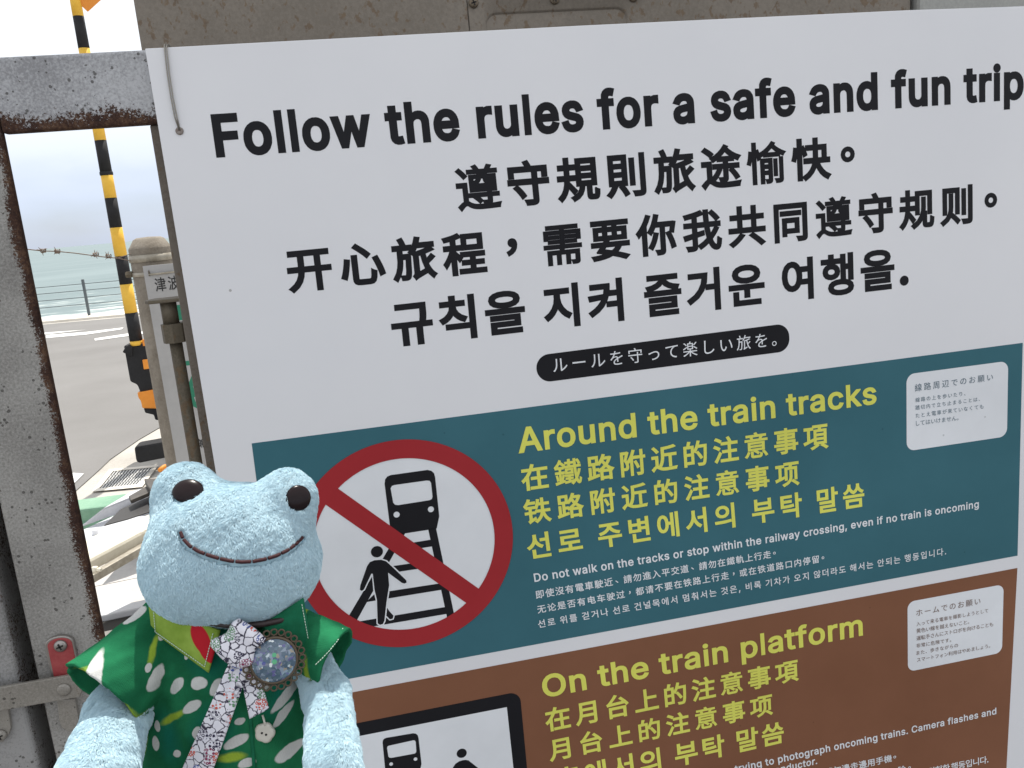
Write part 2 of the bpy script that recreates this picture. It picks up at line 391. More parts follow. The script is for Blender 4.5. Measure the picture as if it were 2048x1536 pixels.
# ================================================================== lettering, as printed outlines
LATIN = {   # printed sans-serif letters: advance, then outline loops as x, y pairs in thousandths of an em
    ' ': [188, []],
    ',': [188, [[68, 71, 38, -119, 84, -119, 137, 71]]],
    '.': [188, [[50, 32, 57, 16, 70, 3, 86, -4, 104, -4, 121, 3, 134, 16, 140, 32, 140, 50, 134, 66, 121, 79, 104, 86, 86, 86, 70, 79, 57, 66, 50, 50]]],
    'A': [480, [[16, 0, 85, 0, 135, 142, 344, 142, 395, 0, 463, 0, 276, 509, 201, 509], [191, 302, 239, 457, 287, 302, 324, 199, 154, 199]]],
    'C': [510, [[70, 115, 104, 63, 126, 42, 177, 11, 235, -5, 286, -6, 341, 5, 388, 28, 416, 49, 438, 76, 457, 107, 473, 160, 408, 160, 401, 136, 382, 105, 357, 81, 327, 64, 280, 53, 245, 54, 223, 59, 184, 76, 166, 89, 137, 123, 116, 168, 109, 194, 103, 254, 109, 314, 116, 340, 137, 385, 166, 419, 184, 432, 223, 450, 245, 454, 280, 455, 327, 445, 357, 428, 382, 404, 401, 373, 408, 348, 473, 348, 456, 402, 438, 433, 415, 460, 388, 481, 357, 498, 305, 513, 267, 516, 205, 508, 177, 498, 150, 484, 104, 445, 70, 393, 57, 362, 42, 293, 42, 215, 48, 179]]],
    'D': [502, [[60, 509, 60, 0, 256, 2, 291, 8, 322, 17, 351, 31, 376, 48, 398, 68, 417, 92, 446, 149, 455, 181, 462, 255, 455, 329, 446, 361, 418, 418, 399, 441, 377, 461, 353, 478, 325, 492, 294, 501, 225, 509], [221, 452, 249, 450, 299, 438, 338, 415, 368, 381, 379, 361, 394, 312, 399, 255, 394, 198, 379, 149, 368, 128, 337, 94, 318, 81, 272, 63, 244, 58, 125, 57, 125, 452]]],
    'F': [410, [[125, 0, 125, 221, 346, 221, 346, 278, 125, 278, 125, 452, 369, 452, 369, 509, 60, 509, 60, 0]]],
    'O': [533, [[57, 146, 70, 115, 105, 63, 126, 42, 177, 11, 235, -5, 299, -5, 357, 11, 384, 25, 408, 42, 448, 88, 477, 146, 486, 179, 493, 254, 486, 329, 477, 362, 448, 421, 408, 466, 357, 498, 329, 508, 299, 514, 235, 514, 205, 508, 150, 484, 126, 466, 86, 421, 57, 362, 48, 329, 40, 254, 48, 179], [125, 144, 109, 194, 105, 223, 105, 285, 116, 340, 125, 364, 151, 404, 184, 433, 223, 450, 245, 454, 289, 454, 310, 450, 349, 433, 367, 420, 383, 404, 408, 365, 418, 341, 429, 286, 429, 223, 425, 194, 408, 144, 383, 105, 367, 89, 330, 66, 289, 54, 245, 54, 203, 66, 167, 89, 137, 123]]],
    'a': [389, [[48, 45, 68, 22, 94, 5, 126, -5, 160, -9, 190, -6, 226, 6, 252, 25, 272, 52, 277, 52, 277, 0, 337, 0, 336, 272, 329, 306, 322, 320, 296, 353, 275, 367, 251, 376, 215, 383, 179, 384, 148, 379, 118, 370, 91, 355, 67, 335, 41, 291, 100, 274, 118, 301, 149, 322, 183, 330, 220, 329, 240, 322, 262, 304, 273, 279, 276, 255, 273, 243, 259, 232, 112, 207, 78, 193, 58, 179, 38, 150, 31, 123, 35, 73], [102, 72, 92, 95, 93, 115, 98, 132, 117, 150, 154, 164, 231, 176, 265, 184, 276, 190, 272, 115, 257, 83, 239, 66, 202, 49, 159, 46, 121, 56]]],
    'c': [396, [[56, 85, 82, 46, 98, 30, 137, 6, 159, -2, 207, -8, 248, -4, 285, 9, 316, 29, 348, 67, 363, 102, 304, 117, 287, 82, 258, 58, 217, 47, 173, 51, 145, 66, 134, 76, 115, 102, 99, 151, 97, 206, 103, 242, 115, 274, 134, 300, 158, 319, 173, 325, 207, 330, 250, 322, 281, 301, 294, 283, 303, 262, 362, 277, 353, 301, 332, 332, 315, 349, 284, 368, 247, 380, 221, 384, 182, 383, 159, 378, 137, 371, 98, 346, 68, 312, 56, 291, 40, 243, 36, 216, 36, 159, 40, 133]]],
    'd': [424, [[46, 108, 55, 84, 79, 45, 111, 16, 151, -2, 195, -8, 241, -1, 263, 10, 280, 24, 307, 59, 313, 59, 313, 0, 372, 0, 372, 509, 311, 509, 311, 319, 306, 319, 287, 346, 263, 367, 241, 378, 213, 384, 173, 383, 131, 371, 112, 361, 79, 332, 55, 293, 39, 245, 35, 218, 35, 160], [109, 117, 99, 151, 97, 209, 108, 261, 124, 290, 145, 311, 157, 319, 187, 329, 221, 329, 237, 325, 263, 312, 275, 302, 293, 278, 305, 247, 311, 210, 311, 169, 305, 132, 284, 86, 263, 65, 236, 51, 221, 48, 188, 48, 158, 57, 145, 66, 124, 88]]],
    'e': [404, [[35, 159, 46, 108, 56, 85, 82, 46, 117, 16, 138, 6, 185, -7, 231, -7, 283, 4, 311, 19, 335, 39, 353, 63, 365, 91, 306, 105, 292, 80, 263, 56, 224, 47, 179, 50, 165, 55, 139, 70, 118, 92, 104, 122, 96, 169, 371, 169, 368, 242, 357, 282, 341, 315, 319, 341, 294, 361, 266, 374, 236, 382, 205, 384, 180, 383, 135, 370, 97, 346, 81, 329, 55, 290, 39, 242, 35, 215], [97, 226, 109, 270, 135, 304, 159, 321, 173, 326, 205, 330, 237, 326, 250, 321, 273, 305, 298, 269, 309, 221, 96, 221]]],
    'f': [254, [[142, 0, 142, 327, 228, 327, 228, 379, 142, 379, 142, 431, 154, 460, 171, 470, 195, 474, 227, 468, 243, 521, 215, 528, 174, 529, 148, 524, 124, 513, 104, 496, 84, 461, 81, 432, 81, 379, 6, 379, 6, 327, 81, 327, 81, 0]]],
    'g': [425, [[57, -80, 82, -110, 119, -134, 168, -148, 207, -151, 251, -147, 291, -136, 324, -117, 350, -90, 367, -54, 372, -9, 372, 379, 313, 379, 313, 319, 308, 319, 281, 353, 253, 373, 228, 382, 196, 384, 152, 378, 131, 371, 95, 347, 66, 314, 46, 271, 39, 246, 34, 191, 39, 136, 46, 112, 67, 71, 80, 53, 113, 27, 152, 10, 195, 5, 227, 8, 252, 16, 280, 34, 306, 68, 311, 68, 311, -6, 304, -47, 295, -62, 282, -75, 249, -92, 207, -97, 165, -92, 128, -72, 101, -41, 51, -69], [109, 123, 97, 173, 99, 229, 115, 277, 134, 302, 158, 320, 172, 325, 205, 330, 237, 325, 251, 320, 275, 303, 300, 264, 309, 231, 312, 193, 305, 137, 293, 107, 275, 84, 251, 68, 237, 63, 205, 59, 172, 63, 158, 68, 134, 85]]],
    'h': [410, [[53, 509, 53, 0, 114, 0, 114, 227, 117, 257, 126, 283, 141, 303, 161, 317, 184, 326, 210, 329, 229, 328, 260, 315, 283, 291, 290, 275, 296, 235, 296, 0, 357, 0, 356, 264, 353, 285, 341, 321, 321, 349, 295, 369, 264, 380, 227, 384, 187, 379, 152, 362, 137, 349, 114, 315, 114, 509]]],
    'i': [167, [[42, 475, 48, 461, 60, 449, 75, 444, 92, 444, 107, 449, 119, 461, 126, 475, 126, 491, 119, 506, 107, 517, 92, 523, 75, 523, 60, 517, 48, 506, 42, 491], [53, 379, 53, 0, 114, 0, 114, 379]]],
    'k': [381, [[114, 212, 114, 509, 53, 509, 53, 0, 114, 0, 114, 140, 154, 178, 294, 0, 372, 0, 201, 217, 360, 379, 284, 379, 121, 212]]],
    'l': [166, [[58, 0, 110, 0, 110, 509, 58, 509]]],
    'm': [610, [[114, 0, 114, 238, 117, 266, 126, 289, 148, 314, 168, 325, 199, 330, 229, 326, 253, 311, 269, 288, 273, 275, 274, 0, 335, 0, 335, 247, 338, 270, 351, 299, 365, 314, 395, 328, 419, 330, 447, 326, 473, 313, 490, 289, 494, 273, 496, 0, 557, 0, 556, 276, 548, 313, 532, 342, 510, 364, 483, 378, 453, 385, 407, 383, 381, 375, 357, 361, 329, 332, 317, 310, 299, 347, 273, 372, 239, 385, 207, 386, 172, 376, 151, 363, 125, 335, 112, 310, 112, 379, 53, 379, 53, 0]]],
    'n': [410, [[114, 0, 114, 227, 117, 257, 126, 283, 150, 311, 172, 322, 210, 329, 229, 328, 260, 315, 283, 291, 290, 275, 296, 235, 296, 0, 357, 0, 357, 240, 353, 285, 348, 304, 332, 336, 309, 360, 295, 369, 280, 376, 246, 383, 207, 383, 187, 379, 152, 362, 137, 349, 112, 311, 112, 379, 53, 379, 53, 0]]],
    'o': [415, [[46, 108, 56, 85, 82, 46, 117, 16, 137, 6, 182, -7, 233, -7, 278, 6, 299, 16, 333, 46, 347, 64, 369, 108, 376, 133, 381, 187, 376, 243, 369, 268, 347, 312, 333, 330, 299, 360, 256, 378, 233, 383, 182, 383, 137, 371, 117, 360, 98, 346, 68, 312, 46, 268, 40, 243, 34, 187, 36, 159], [108, 117, 97, 169, 99, 224, 115, 274, 134, 300, 158, 319, 189, 329, 226, 329, 242, 325, 270, 310, 282, 300, 300, 274, 312, 242, 318, 206, 318, 169, 312, 134, 300, 102, 282, 76, 257, 57, 242, 51, 207, 46, 173, 51, 158, 57, 134, 76]]],
    'p': [424, [[113, 189, 116, 229, 125, 263, 150, 302, 174, 320, 188, 325, 220, 330, 253, 325, 267, 319, 291, 301, 316, 261, 327, 209, 327, 170, 321, 133, 301, 88, 279, 66, 267, 57, 237, 48, 204, 48, 188, 51, 162, 65, 150, 75, 132, 100, 116, 150], [112, 319, 112, 379, 53, 379, 53, -143, 114, -143, 114, 59, 118, 59, 138, 31, 153, 17, 184, -1, 229, -8, 274, -2, 313, 16, 330, 29, 359, 64, 379, 108, 389, 160, 389, 218, 379, 270, 359, 313, 345, 332, 313, 361, 274, 378, 252, 383, 197, 381, 171, 373, 152, 360, 118, 319]]],
    'r': [259, [[114, 0, 114, 237, 121, 273, 140, 301, 170, 319, 207, 326, 243, 322, 243, 384, 196, 384, 166, 375, 152, 367, 130, 347, 115, 321, 112, 321, 112, 379, 53, 379, 53, 0]]],
    's': [365, [[53, 50, 72, 27, 98, 10, 128, -2, 182, -8, 223, -5, 260, 6, 290, 24, 312, 47, 326, 75, 331, 107, 325, 142, 306, 171, 275, 194, 254, 202, 144, 232, 117, 250, 110, 267, 110, 289, 121, 308, 143, 324, 171, 332, 205, 331, 232, 323, 251, 307, 268, 277, 324, 290, 307, 328, 279, 358, 254, 372, 223, 381, 167, 384, 115, 370, 87, 354, 65, 332, 51, 305, 47, 274, 53, 237, 72, 208, 87, 196, 125, 177, 237, 147, 260, 129, 268, 103, 262, 81, 244, 62, 217, 50, 181, 45, 150, 49, 124, 60, 105, 79, 94, 107, 36, 94]]],
    't': [227, [[67, 71, 80, 35, 107, 10, 145, -3, 192, -3, 213, 2, 202, 54, 170, 50, 150, 53, 136, 61, 127, 86, 126, 327, 204, 327, 204, 379, 126, 379, 126, 471, 65, 471, 65, 379, 6, 379, 6, 327, 65, 327]]],
    'u': [410, [[53, 379, 54, 116, 62, 76, 78, 44, 101, 20, 130, 4, 164, -4, 203, -4, 240, 7, 257, 17, 286, 47, 298, 69, 298, 0, 357, 0, 357, 379, 296, 379, 296, 153, 293, 122, 283, 97, 259, 69, 238, 57, 200, 50, 181, 52, 150, 64, 127, 89, 119, 105, 114, 144, 114, 379]]],
    'v': [389, [[17, 379, 163, 0, 226, 0, 371, 379, 305, 379, 218, 138, 195, 59, 171, 138, 84, 379]]],
    'w': [567, [[87, 379, 23, 379, 138, 0, 199, 0, 284, 309, 319, 172, 368, 0, 429, 0, 545, 379, 480, 379, 434, 214, 397, 66, 362, 214, 316, 379, 252, 379, 186, 135, 170, 64, 133, 214]]],
    'y': [389, [[47, -139, 91, -145, 128, -140, 159, -124, 184, -97, 204, -58, 371, 379, 305, 379, 224, 155, 195, 59, 171, 138, 84, 379, 17, 379, 163, -1, 141, -58, 124, -80, 111, -87, 96, -90, 61, -86]]],
}
def area2(l):
    n = np.roll(l, -1, 0); return 0.5 * (l[:, 0] * n[:, 1] - n[:, 0] * l[:, 1]).sum()
def char_outline(ch, res=4):
    """outline loops of one east-asian character in Blender's own built-in font"""
    c = bpy.data.curves.new('lettering', 'FONT'); c.body = ch
    ob = bpy.data.objects.new('lettering', c); C.objects.link(ob)
    dg = bpy.context.evaluated_depsgraph_get()
    cu = ob.evaluated_get(dg).to_curve(dg, apply_modifiers=False)
    out = []
    for sp in cu.splines:
        bp = sp.bezier_points; n = len(bp); pts = []
        for i in range(n):
            a, b = bp[i], bp[(i + 1) % n]
            p0, p1, p2, p3 = [np.array(v[:2]) for v in (a.co, a.handle_right, b.handle_left, b.co)]
            d = p3 - p0; L = np.linalg.norm(d) + 1e-9
            k = 1 if max(abs(d[0] * (q[1] - p0[1]) - d[1] * (q[0] - p0[0])) for q in (p1, p2)) / L < 1e-3 else res
            for j in range(k):
                s = j / k; pts.append((1 - s) ** 3 * p0 + 3 * s * (1 - s) ** 2 * p1 + 3 * s * s * (1 - s) * p2 + s ** 3 * p3)
        if len(pts) > 2: out.append(np.array(pts))
    bpy.data.objects.remove(ob); bpy.data.curves.remove(c)
    return out
def winding(P, A, B):
    x = P[:, None, 0]; y = P[:, None, 1]
    cr = (B[:, 0] - A[:, 0]) * (y - A[:, 1]) - (x - A[:, 0]) * (B[:, 1] - A[:, 1])
    return ((A[:, 1] <= y) & (B[:, 1] > y) & (cr > 0)).sum(1) - ((A[:, 1] > y) & (B[:, 1] <= y) & (cr < 0)).sum(1)
def cdt(loops):
    V = []; E = []
    for l in loops:
        k = len(V); n = len(l)
        V += [Vector(p) for p in np.asarray(l).tolist()]; E += [(k + i, k + (i + 1) % n) for i in range(n)]
    vs, _, fs, *_ = delaunay_2d_cdt(V, E, [], 0, 1e-6)
    A = np.concatenate([np.asarray(l) for l in loops]); B = np.concatenate([np.roll(np.asarray(l), -1, 0) for l in loops])
    vs = np.array([v[:] for v in vs]); fs = np.array([f[:] for f in fs])
    return vs, fs, winding(vs[fs].mean(1), A, B)
def fill_loops(loops):
    vs, fs, w = cdt(loops)
    return vs, fs[w % 2 != 0]
def union(loops):
    """outer outline of overlapping counter-clockwise pieces"""
    vs, fs, w = cdt(loops); fs = fs[w != 0]
    a = vs[fs]; ar = (a[:, 1, 0] - a[:, 0, 0]) * (a[:, 2, 1] - a[:, 0, 1]) - (a[:, 1, 1] - a[:, 0, 1]) * (a[:, 2, 0] - a[:, 0, 0])
    fs[ar < 0] = fs[ar < 0][:, ::-1]; fs = fs[abs(ar) > 1e-12]
    ed = set()
    for f in fs.tolist(): ed.update(((f[0], f[1]), (f[1], f[2]), (f[2], f[0])))
    nx = {}
    for p, q in ed:
        if (q, p) not in ed: nx.setdefault(p, []).append(q)
    out = []
    while nx:
        s = cur = next(iter(nx)); lp = []; prev = None
        while nx.get(cur):
            opts = nx[cur]; o = opts[0]
            if len(opts) > 1 and prev is not None:
                d = vs[cur] - vs[prev]
                o = max(opts, key=lambda j: math.atan2(d[0] * (vs[j] - vs[cur])[1] - d[1] * (vs[j] - vs[cur])[0], d @ (vs[j] - vs[cur])))
            opts.remove(o)
            if not opts: del nx[cur]
            lp.append(cur); prev = cur; cur = o
            if cur == s: break
        if len(lp) > 2: out.append(vs[lp])
    return out
def simplify(l, tol):
    if len(l) < 5: return l
    k1 = int(np.linalg.norm(l - l[0], axis=1).argmax())
    def rdp(a):
        if len(a) < 3: return a[:-1]
        d = a[-1] - a[0]; L = np.linalg.norm(d) + 1e-12
        dist = abs(d[0] * (a[:, 1] - a[0, 1]) - d[1] * (a[:, 0] - a[0, 0])) / L; k = int(dist.argmax())
        return a[:1] if dist[k] < tol else np.concatenate([rdp(a[:k + 1]), rdp(a[k:])])
    return np.concatenate([rdp(l[:k1 + 1]), rdp(np.concatenate([l[k1:], l[:1]]))])
def embolden(loops, r):
    ps = list(loops)
    for l in loops:
        n = len(l)
        for i in range(n):
            a, b, c = l[i - 1], l[i], l[(i + 1) % n]
            d1 = b - a; d2 = c - b; L1 = np.linalg.norm(d1); L2 = np.linalg.norm(d2)
            if L1 < 1e-6 or L2 < 1e-6: continue
            d1 = d1 / L1; d2 = d2 / L2; n1 = np.array([d1[1], -d1[0]]); n2 = np.array([d2[1], -d2[0]])
            q = np.array([b, b + n2 * r, c + n2 * r, c]); ps.append(q if area2(q) > 0 else q[::-1])
            cr = d1[0] * d2[1] - d1[1] * d2[0]
            if cr > 1e-3:
                turn = math.atan2(cr, d1 @ d2)
                if turn < 2.1:
                    m = n1 + n2; m = m / np.linalg.norm(m)
                    q = np.array([b, b + n1 * r, b + m * r / max(.35, math.cos(turn / 2)), b + n2 * r])
                else: q = np.array([b, b + n1 * r, b + n1 * r + d1 * r * .8, b + n2 * r - d2 * r * .8, b + n2 * r])
                ps.append(q if area2(q) > 0 else q[::-1])
    return [l for l in union(ps) if area2(l) > 0 or abs(area2(l)) > .00035]
WEIGHT = {'A': (0.033, .0022), 'B': (0.024, .003), 'C': (0.013, .005), 'D': (0.0, .004),       # how far strokes are thickened, outline tolerance
          'a': (0.031, .0022), 'b': (0.020, .003), 'c': (0.017, .005)}
_glyph = {}
def glyph(cls, ch):
    k = cls + ch
    if k not in _glyph:
        r, tol = WEIGHT[cls]
        if ch in '遵需愉鐵意': r *= 0.78                       # crowded characters keep their counters open
        if ch in LATIN: g = [np.array(l, float).reshape(-1, 2) / 1000 for l in LATIN[ch][1]]
        else: g = union(char_outline(ch))
        if r: g = embolden(g, r)
        g = [simplify(l, tol) for l in g]
        g = [l for l in g if len(l) > 2 and abs(area2(l)) > 2e-4]
        _glyph[k] = (g, fill_loops(g), np.concatenate(g))
    return _glyph[k]

# ================================================================== the notice board
LAY = 0.00018
board = thing('information_sign', 'large white multilingual notice board wired to the steel gate', 'sign', (pl(1000, 1500)[0], 0.0, 0.55))
M_board = new_mat('white_board_plastic', (0.78, 0.78, 0.80), 0.38, 0.0, 0.45); t = NT(M_board)
v_ = t.n('ShaderNodeTexVoronoi', Scale=26.0, Randomness=1.0); t.l(t.coord(), v_.inputs['Vector'])
dots = t.math('MULTIPLY', t.math('LESS_THAN', v_.outputs['Distance'], 0.035), t.math('GREATER_THAN', t.noise(11, 3), 0.5))
smear = t.ramp(t.noise(3.2, 7, 0.6), [(0.3, (0.735, 0.738, 0.765)), (0.7, (0.785, 0.787, 0.81))])
t.color(t.mix(t.math('MULTIPLY', dots, 0.6), smear, (0.20, 0.18, 0.16)))
t.rough(t.ramp(t.noise(7, 4), [(0.3, 0.34), (0.7, 0.46)]))
def print_mat(name, col, rough=0.42):
    m = new_mat(name, col, rough, 0.0, 0.12); t = NT(m)
    n = t.noise(5, 7, 0.6)
    c2 = tuple(min(1, c * 1.12 + 0.004) for c in col); c1 = tuple(c * 0.93 for c in col)
    v = t.n('ShaderNodeTexVoronoi', Scale=24.0, Randomness=1.0); t.l(t.coord(), v.inputs['Vector'])
    dd = t.math('MULTIPLY', t.math('LESS_THAN', v.outputs['Distance'], 0.03), 0.5)
    t.color(t.mix(dd, t.ramp(n, [(0.3, c1), (0.7, c2)]), tuple(c * 0.5 for c in col)))
    return m
P_teal = print_mat('teal_print', (0.043, 0.138, 0.172))
P_brown = print_mat('brown_print', (0.215, 0.094, 0.052))
P_yel = print_mat('yellow_print', (0.70, 0.70, 0.13))
P_wht = print_mat('white_print', (0.74, 0.76, 0.79))
P_red = print_mat('red_print', (0.34, 0.026, 0.032))
P_blk = print_mat('black_print', (0.012, 0.012, 0.015))
P_tealtext = print_mat('teal_text_print', (0.11, 0.165, 0.205))
P_browntext = print_mat('brown_text_print', (0.19, 0.125, 0.10))

def flat(name, loops, layer, mat, parent=None):
    """flat print on the board; loops are in the board's plane (metres)"""
    parent = parent or board
    vs, fs = fill_loops(loops)
    y = -LAY * layer
    o = mesh(name, [(v[0], y, v[1]) for v in vs], fs, mat, parent)
    for p in o.data.polygons:
        if p.normal.y > 0: p.flip()
    return o
def px_loop(pts): return np.array([pl(*p) for p in pts])
def bil(q, u, v):
    """q = tl, bl, br, tr in the plane; u to the right, v upwards"""
    tl, bl, br, tr = [np.array(c) for c in q]
    return bl * (1 - u) * (1 - v) + br * u * (1 - v) + tr * u * v + tl * (1 - u) * v
def rrect(q_px, r, n=8):
    q = [np.array(pl(*c)) for c in q_px]
    out = []
    for i in range(4):
        c = q[i]; a = q[i - 1] - c; b = q[(i + 1) % 4] - c
        a = a / np.linalg.norm(a) * r; b = b / np.linalg.norm(b) * r
        for k in range(n + 1):
            t_ = k / n * math.pi / 2
            out.append(c + a + b - a * math.sin(t_) - b * math.cos(t_) if False else c + a * (1 - math.sin(t_)) + b * (1 - math.cos(t_)))
    return np.array(out)
def text(name, s, q_px, lat, cjk, mat, layer, tail='', name_parent=None, latin=False):
    """one printed line; q_px: top-left, bottom-left, bottom-right, top-right of its ink, without the tail"""
    q = [np.array(pl(*c)) for c in q_px]
    W = np.linalg.norm(q[2] - q[1] + q[3] - q[0]) / 2; H = np.linalg.norm(q[0] - q[1] + q[3] - q[2]) / 2
    full = s + tail
    adv = []; key = []; sc = []
    for ch in full:
        if latin: adv.append(LATIN[ch][0] / 1000 + {'a': 0.034, 'b': 0.022, 'c': 0.03}[lat]); key.append((lat, ch) if ch != ' ' else None); sc.append(1.0)
        elif ch == ' ': adv.append(0.28); key.append(None); sc.append(1.0)
        elif ord(ch) < 128: adv.append(0.42); key.append((cjk, ch)); sc.append(1.5)
        else: adv.append(1.0); key.append((cjk, ch)); sc.append(1.0)
    ink = []
    for k in key:
        ink.append(None if k is None else glyph(*k)[2])
    n = len(s)
    if latin:
        r = WEIGHT[lat][0]
        y0, y1 = -r, 0.5087 + r
    else:
        y0 = min(i[:, 1].min() for i, ch in zip(ink[:n], s) if i is not None and ord(ch) > 128 and ch not in '。、，っー')
        y1 = max(i[:, 1].max() for i, ch in zip(ink[:n], s) if i is not None and ord(ch) > 128 and ch not in '。、，っー')
    first = ink[0][:, 0].min(); xs = np.concatenate([[0], np.cumsum(adv)])
    nat = xs[n - 1] + ink[n - 1][:, 0].max() - first
    tr = 0.0 if latin else min(0.6, max(-0.12, (W / H * (y1 - y0) - nat) / max(1, n - 1)))
    span = nat + tr * (n - 1)
    V = []; Fc = []
    for i, k in enumerate(key):
        if k is None: continue
        vs, fs = glyph(*k)[1]
        dx = dy = 0.0
        if mode_centre and full[i] in '。，' : dx, dy = (0.12, 0.33) if full[i] == '。' else (0.22, 0.36)
        if mode_centre and full[i] == '、': dx, dy = 0.15, 0.2
        base = len(V)
        for v in vs:
            u = (v[0] * sc[i] + dx + xs[i] + tr * i - first) / span; w = (v[1] * sc[i] + dy - y0) / (y1 - y0)
            p = bil(q, u, w); V.append((p[0], -LAY * layer, p[1]))
        Fc += [tuple(int(j) + base for j in f) for f in fs]
    o = mesh(name, V, Fc, mat, name_parent or board)
    for p in o.data.polygons:
        if p.normal.y > 0: p.flip()
    return o

# the sheet itself, 3 mm thick
top = [(290, 97), (700, 75.3), (1170, 50.6), (1820, 20), (2048, 12.5), (2108, 11)]
bx = pl(430, 935)[0]; bl0 = pl(290, 97)
lx = 0.5 * (pl(290, 97)[0] + pl(430, 935)[0])
outline = [pl(*p) for p in top]
lean = (pl(430, 935)[0] - bl0[0]) / (pl(430, 935)[1] - bl0[1])
zb = 0.52
outline += [(outline[-1][0] + 0.004, zb), (bl0[0] + lean * (zb - bl0[1]), zb)]
sheet_obj = prism('board_sheet', outline, 'y', 0.0, 0.0032, M_board, board, bevel=0.0006, seg=2)

mode_centre = True
text('headline_text', 'Follow the rules for a safe and fun tri', ((420.5, 228.7), (433, 315.7), (2001, 201.9), (2001.2, 128.2)), 'a', 'A', P_blk, 1, tail='p', latin=True)
text('headline_text', '遵守規則旅途愉快', ((906, 330.5), (917, 427), (1664, 359), (1661.5, 271)), 'a', 'A', P_blk, 1, tail='。')
text('headline_text', '开心旅程，需要你我共同遵守规则', ((566.5, 497), (578, 588.5), (1945.5, 448.4), (1945, 366.5)), 'a', 'A', P_blk, 1, tail='。')
text('headline_text', '규칙을 지켜 즐거운 여행을', ((777, 605.2), (787, 695.5), (1789.5, 578.3), (1788, 494.2)), 'a', 'A', P_blk, 1, tail='.')
pill_q = ((1070, 711.4), (1076, 766), (1580, 701.8), (1577, 646.2))
pq = [np.array(pl(*c)) for c in pill_q]
flat('text_pill', [rrect(pill_q, np.linalg.norm(pq[0] - pq[1]) / 2 * 0.99, 14)], 1, P_blk)
mode_centre = False
text('pill_text', 'ルールを守って楽しい旅を', ((1104, 715.5), (1107, 746), (1534, 694), (1533.5, 664.7)), 'a', 'D', P_wht, 2, tail='。')
mode_centre = True
flat('teal_panel', [px_loop([(503.3, 886.7), (568, 1381.5), (1300, 1246.6), (2035, 1111.2), (2045.4, 685.5), (1275, 786)])], 1, P_teal)
flat('brown_panel', [px_loop([(571, 1409.5), (655, 1960), (2006, 1660), (2034.7, 1135.8), (1370, 1259.8)])], 1, P_brown)
text('teal_panel_heading', 'Around the train tracks', ((1032, 856), (1037.1, 906.8), (1753, 807.5), (1751.5, 762.5)), 'b', 'B', P_yel, 3, latin=True)
text('teal_panel_heading', '在鐵路附近的注意事項', ((1039, 930.5), (1044.5, 983.8), (1657, 896), (1655.5, 843.5)), 'b', 'B', P_yel, 3)
text('teal_panel_heading', '铁路附近的注意事项', ((1044, 999.5), (1050, 1050), (1599, 970), (1597, 918.7)), 'b', 'B', P_yel, 3)
text('teal_panel_heading', '선로 주변에서의 부탁 말씀', ((1050, 1069), (1057, 1120), (1729, 1013), (1727, 963.6)), 'b', 'B', P_yel, 3)
text('teal_panel_text', 'Do not walk on the tracks or stop within the railway crossing, even if no train is oncoming', ((1066.5, 1147), (1069, 1163.8), (1957, 1014.8), (1957, 1000.3)), 'c', 'C', P_wht, 3, latin=True)
text('teal_panel_text', '即使沒有電車駛近、請勿進入平交道、請勿在鐵軌上行走', ((1070, 1181), (1072.5, 1198), (1542, 1115.5), (1541, 1099.8)), 'c', 'C', P_wht, 3, tail='。')
text('teal_panel_text', '无论是否有电车驶过，都请不要在铁路上行走，或在铁道路口内停留', ((1073, 1211), (1075.5, 1227), (1638, 1125.2), (1637, 1109.5)), 'c', 'C', P_wht, 3, tail='。')
text('teal_panel_text', '선로 위를 걷거나 선로 건널목에서 멈춰서는 것은, 비록 기차가 오지 않더라도 해서는 안되는 행동입니다', ((1074, 1240.5), (1077, 1256), (1886, 1110.5), (1886, 1095.5)), 'c', 'C', P_wht, 3, tail='.')
text('brown_panel_heading', 'On the train platform', ((1081, 1351.5), (1087, 1396), (1725.5, 1270.5), (1724, 1227.5)), 'b', 'B', P_yel, 3, latin=True)
text('brown_panel_heading', '在月台上的注意事項', ((1087, 1417.4), (1093, 1465.5), (1598, 1360.8), (1596, 1315.8)), 'b', 'B', P_yel, 3)
text('brown_panel_heading', '月台上的注意事项', ((1094, 1479), (1100, 1524.5), (1546, 1429), (1544, 1385)), 'b', 'B', P_yel, 3)
text('brown_panel_heading', '홈에서의 부탁 말씀', ((1108, 1538), (1116, 1588), (1568, 1485), (1566, 1440)), 'b', 'B', P_yel, 3)
text('brown_panel_text', 'trying to photograph oncoming trains. Camera flashes and', ((1468, 1530.5), (1470, 1545), (1992, 1427.8), (1992, 1414.6)), 'c', 'C', P_wht, 3, latin=True)
text('brown_panel_text', 'conductor.', ((1538, 1536), (1540, 1549.5), (1634, 1527.5), (1634, 1513.5)), 'c', 'C', P_wht, 3, latin=True)
text('brown_panel_text', '請勿邊走邊用手機', ((1648, 1537), (1650, 1553), (1783.5, 1523), (1783, 1508)), 'c', 'C', P_wht, 3, tail='。')
text('brown_panel_text', '常危险', ((1758, 1541), (1760, 1556), (1811, 1545), (1811, 1529.5)), 'c', 'C', P_wht, 3, tail='。')
text('brown_panel_text', '위험한 행동입니다', ((1855, 1535.5), (1857, 1551), (1973, 1526), (1973, 1511)), 'c', 'C', P_wht, 3, tail='.')
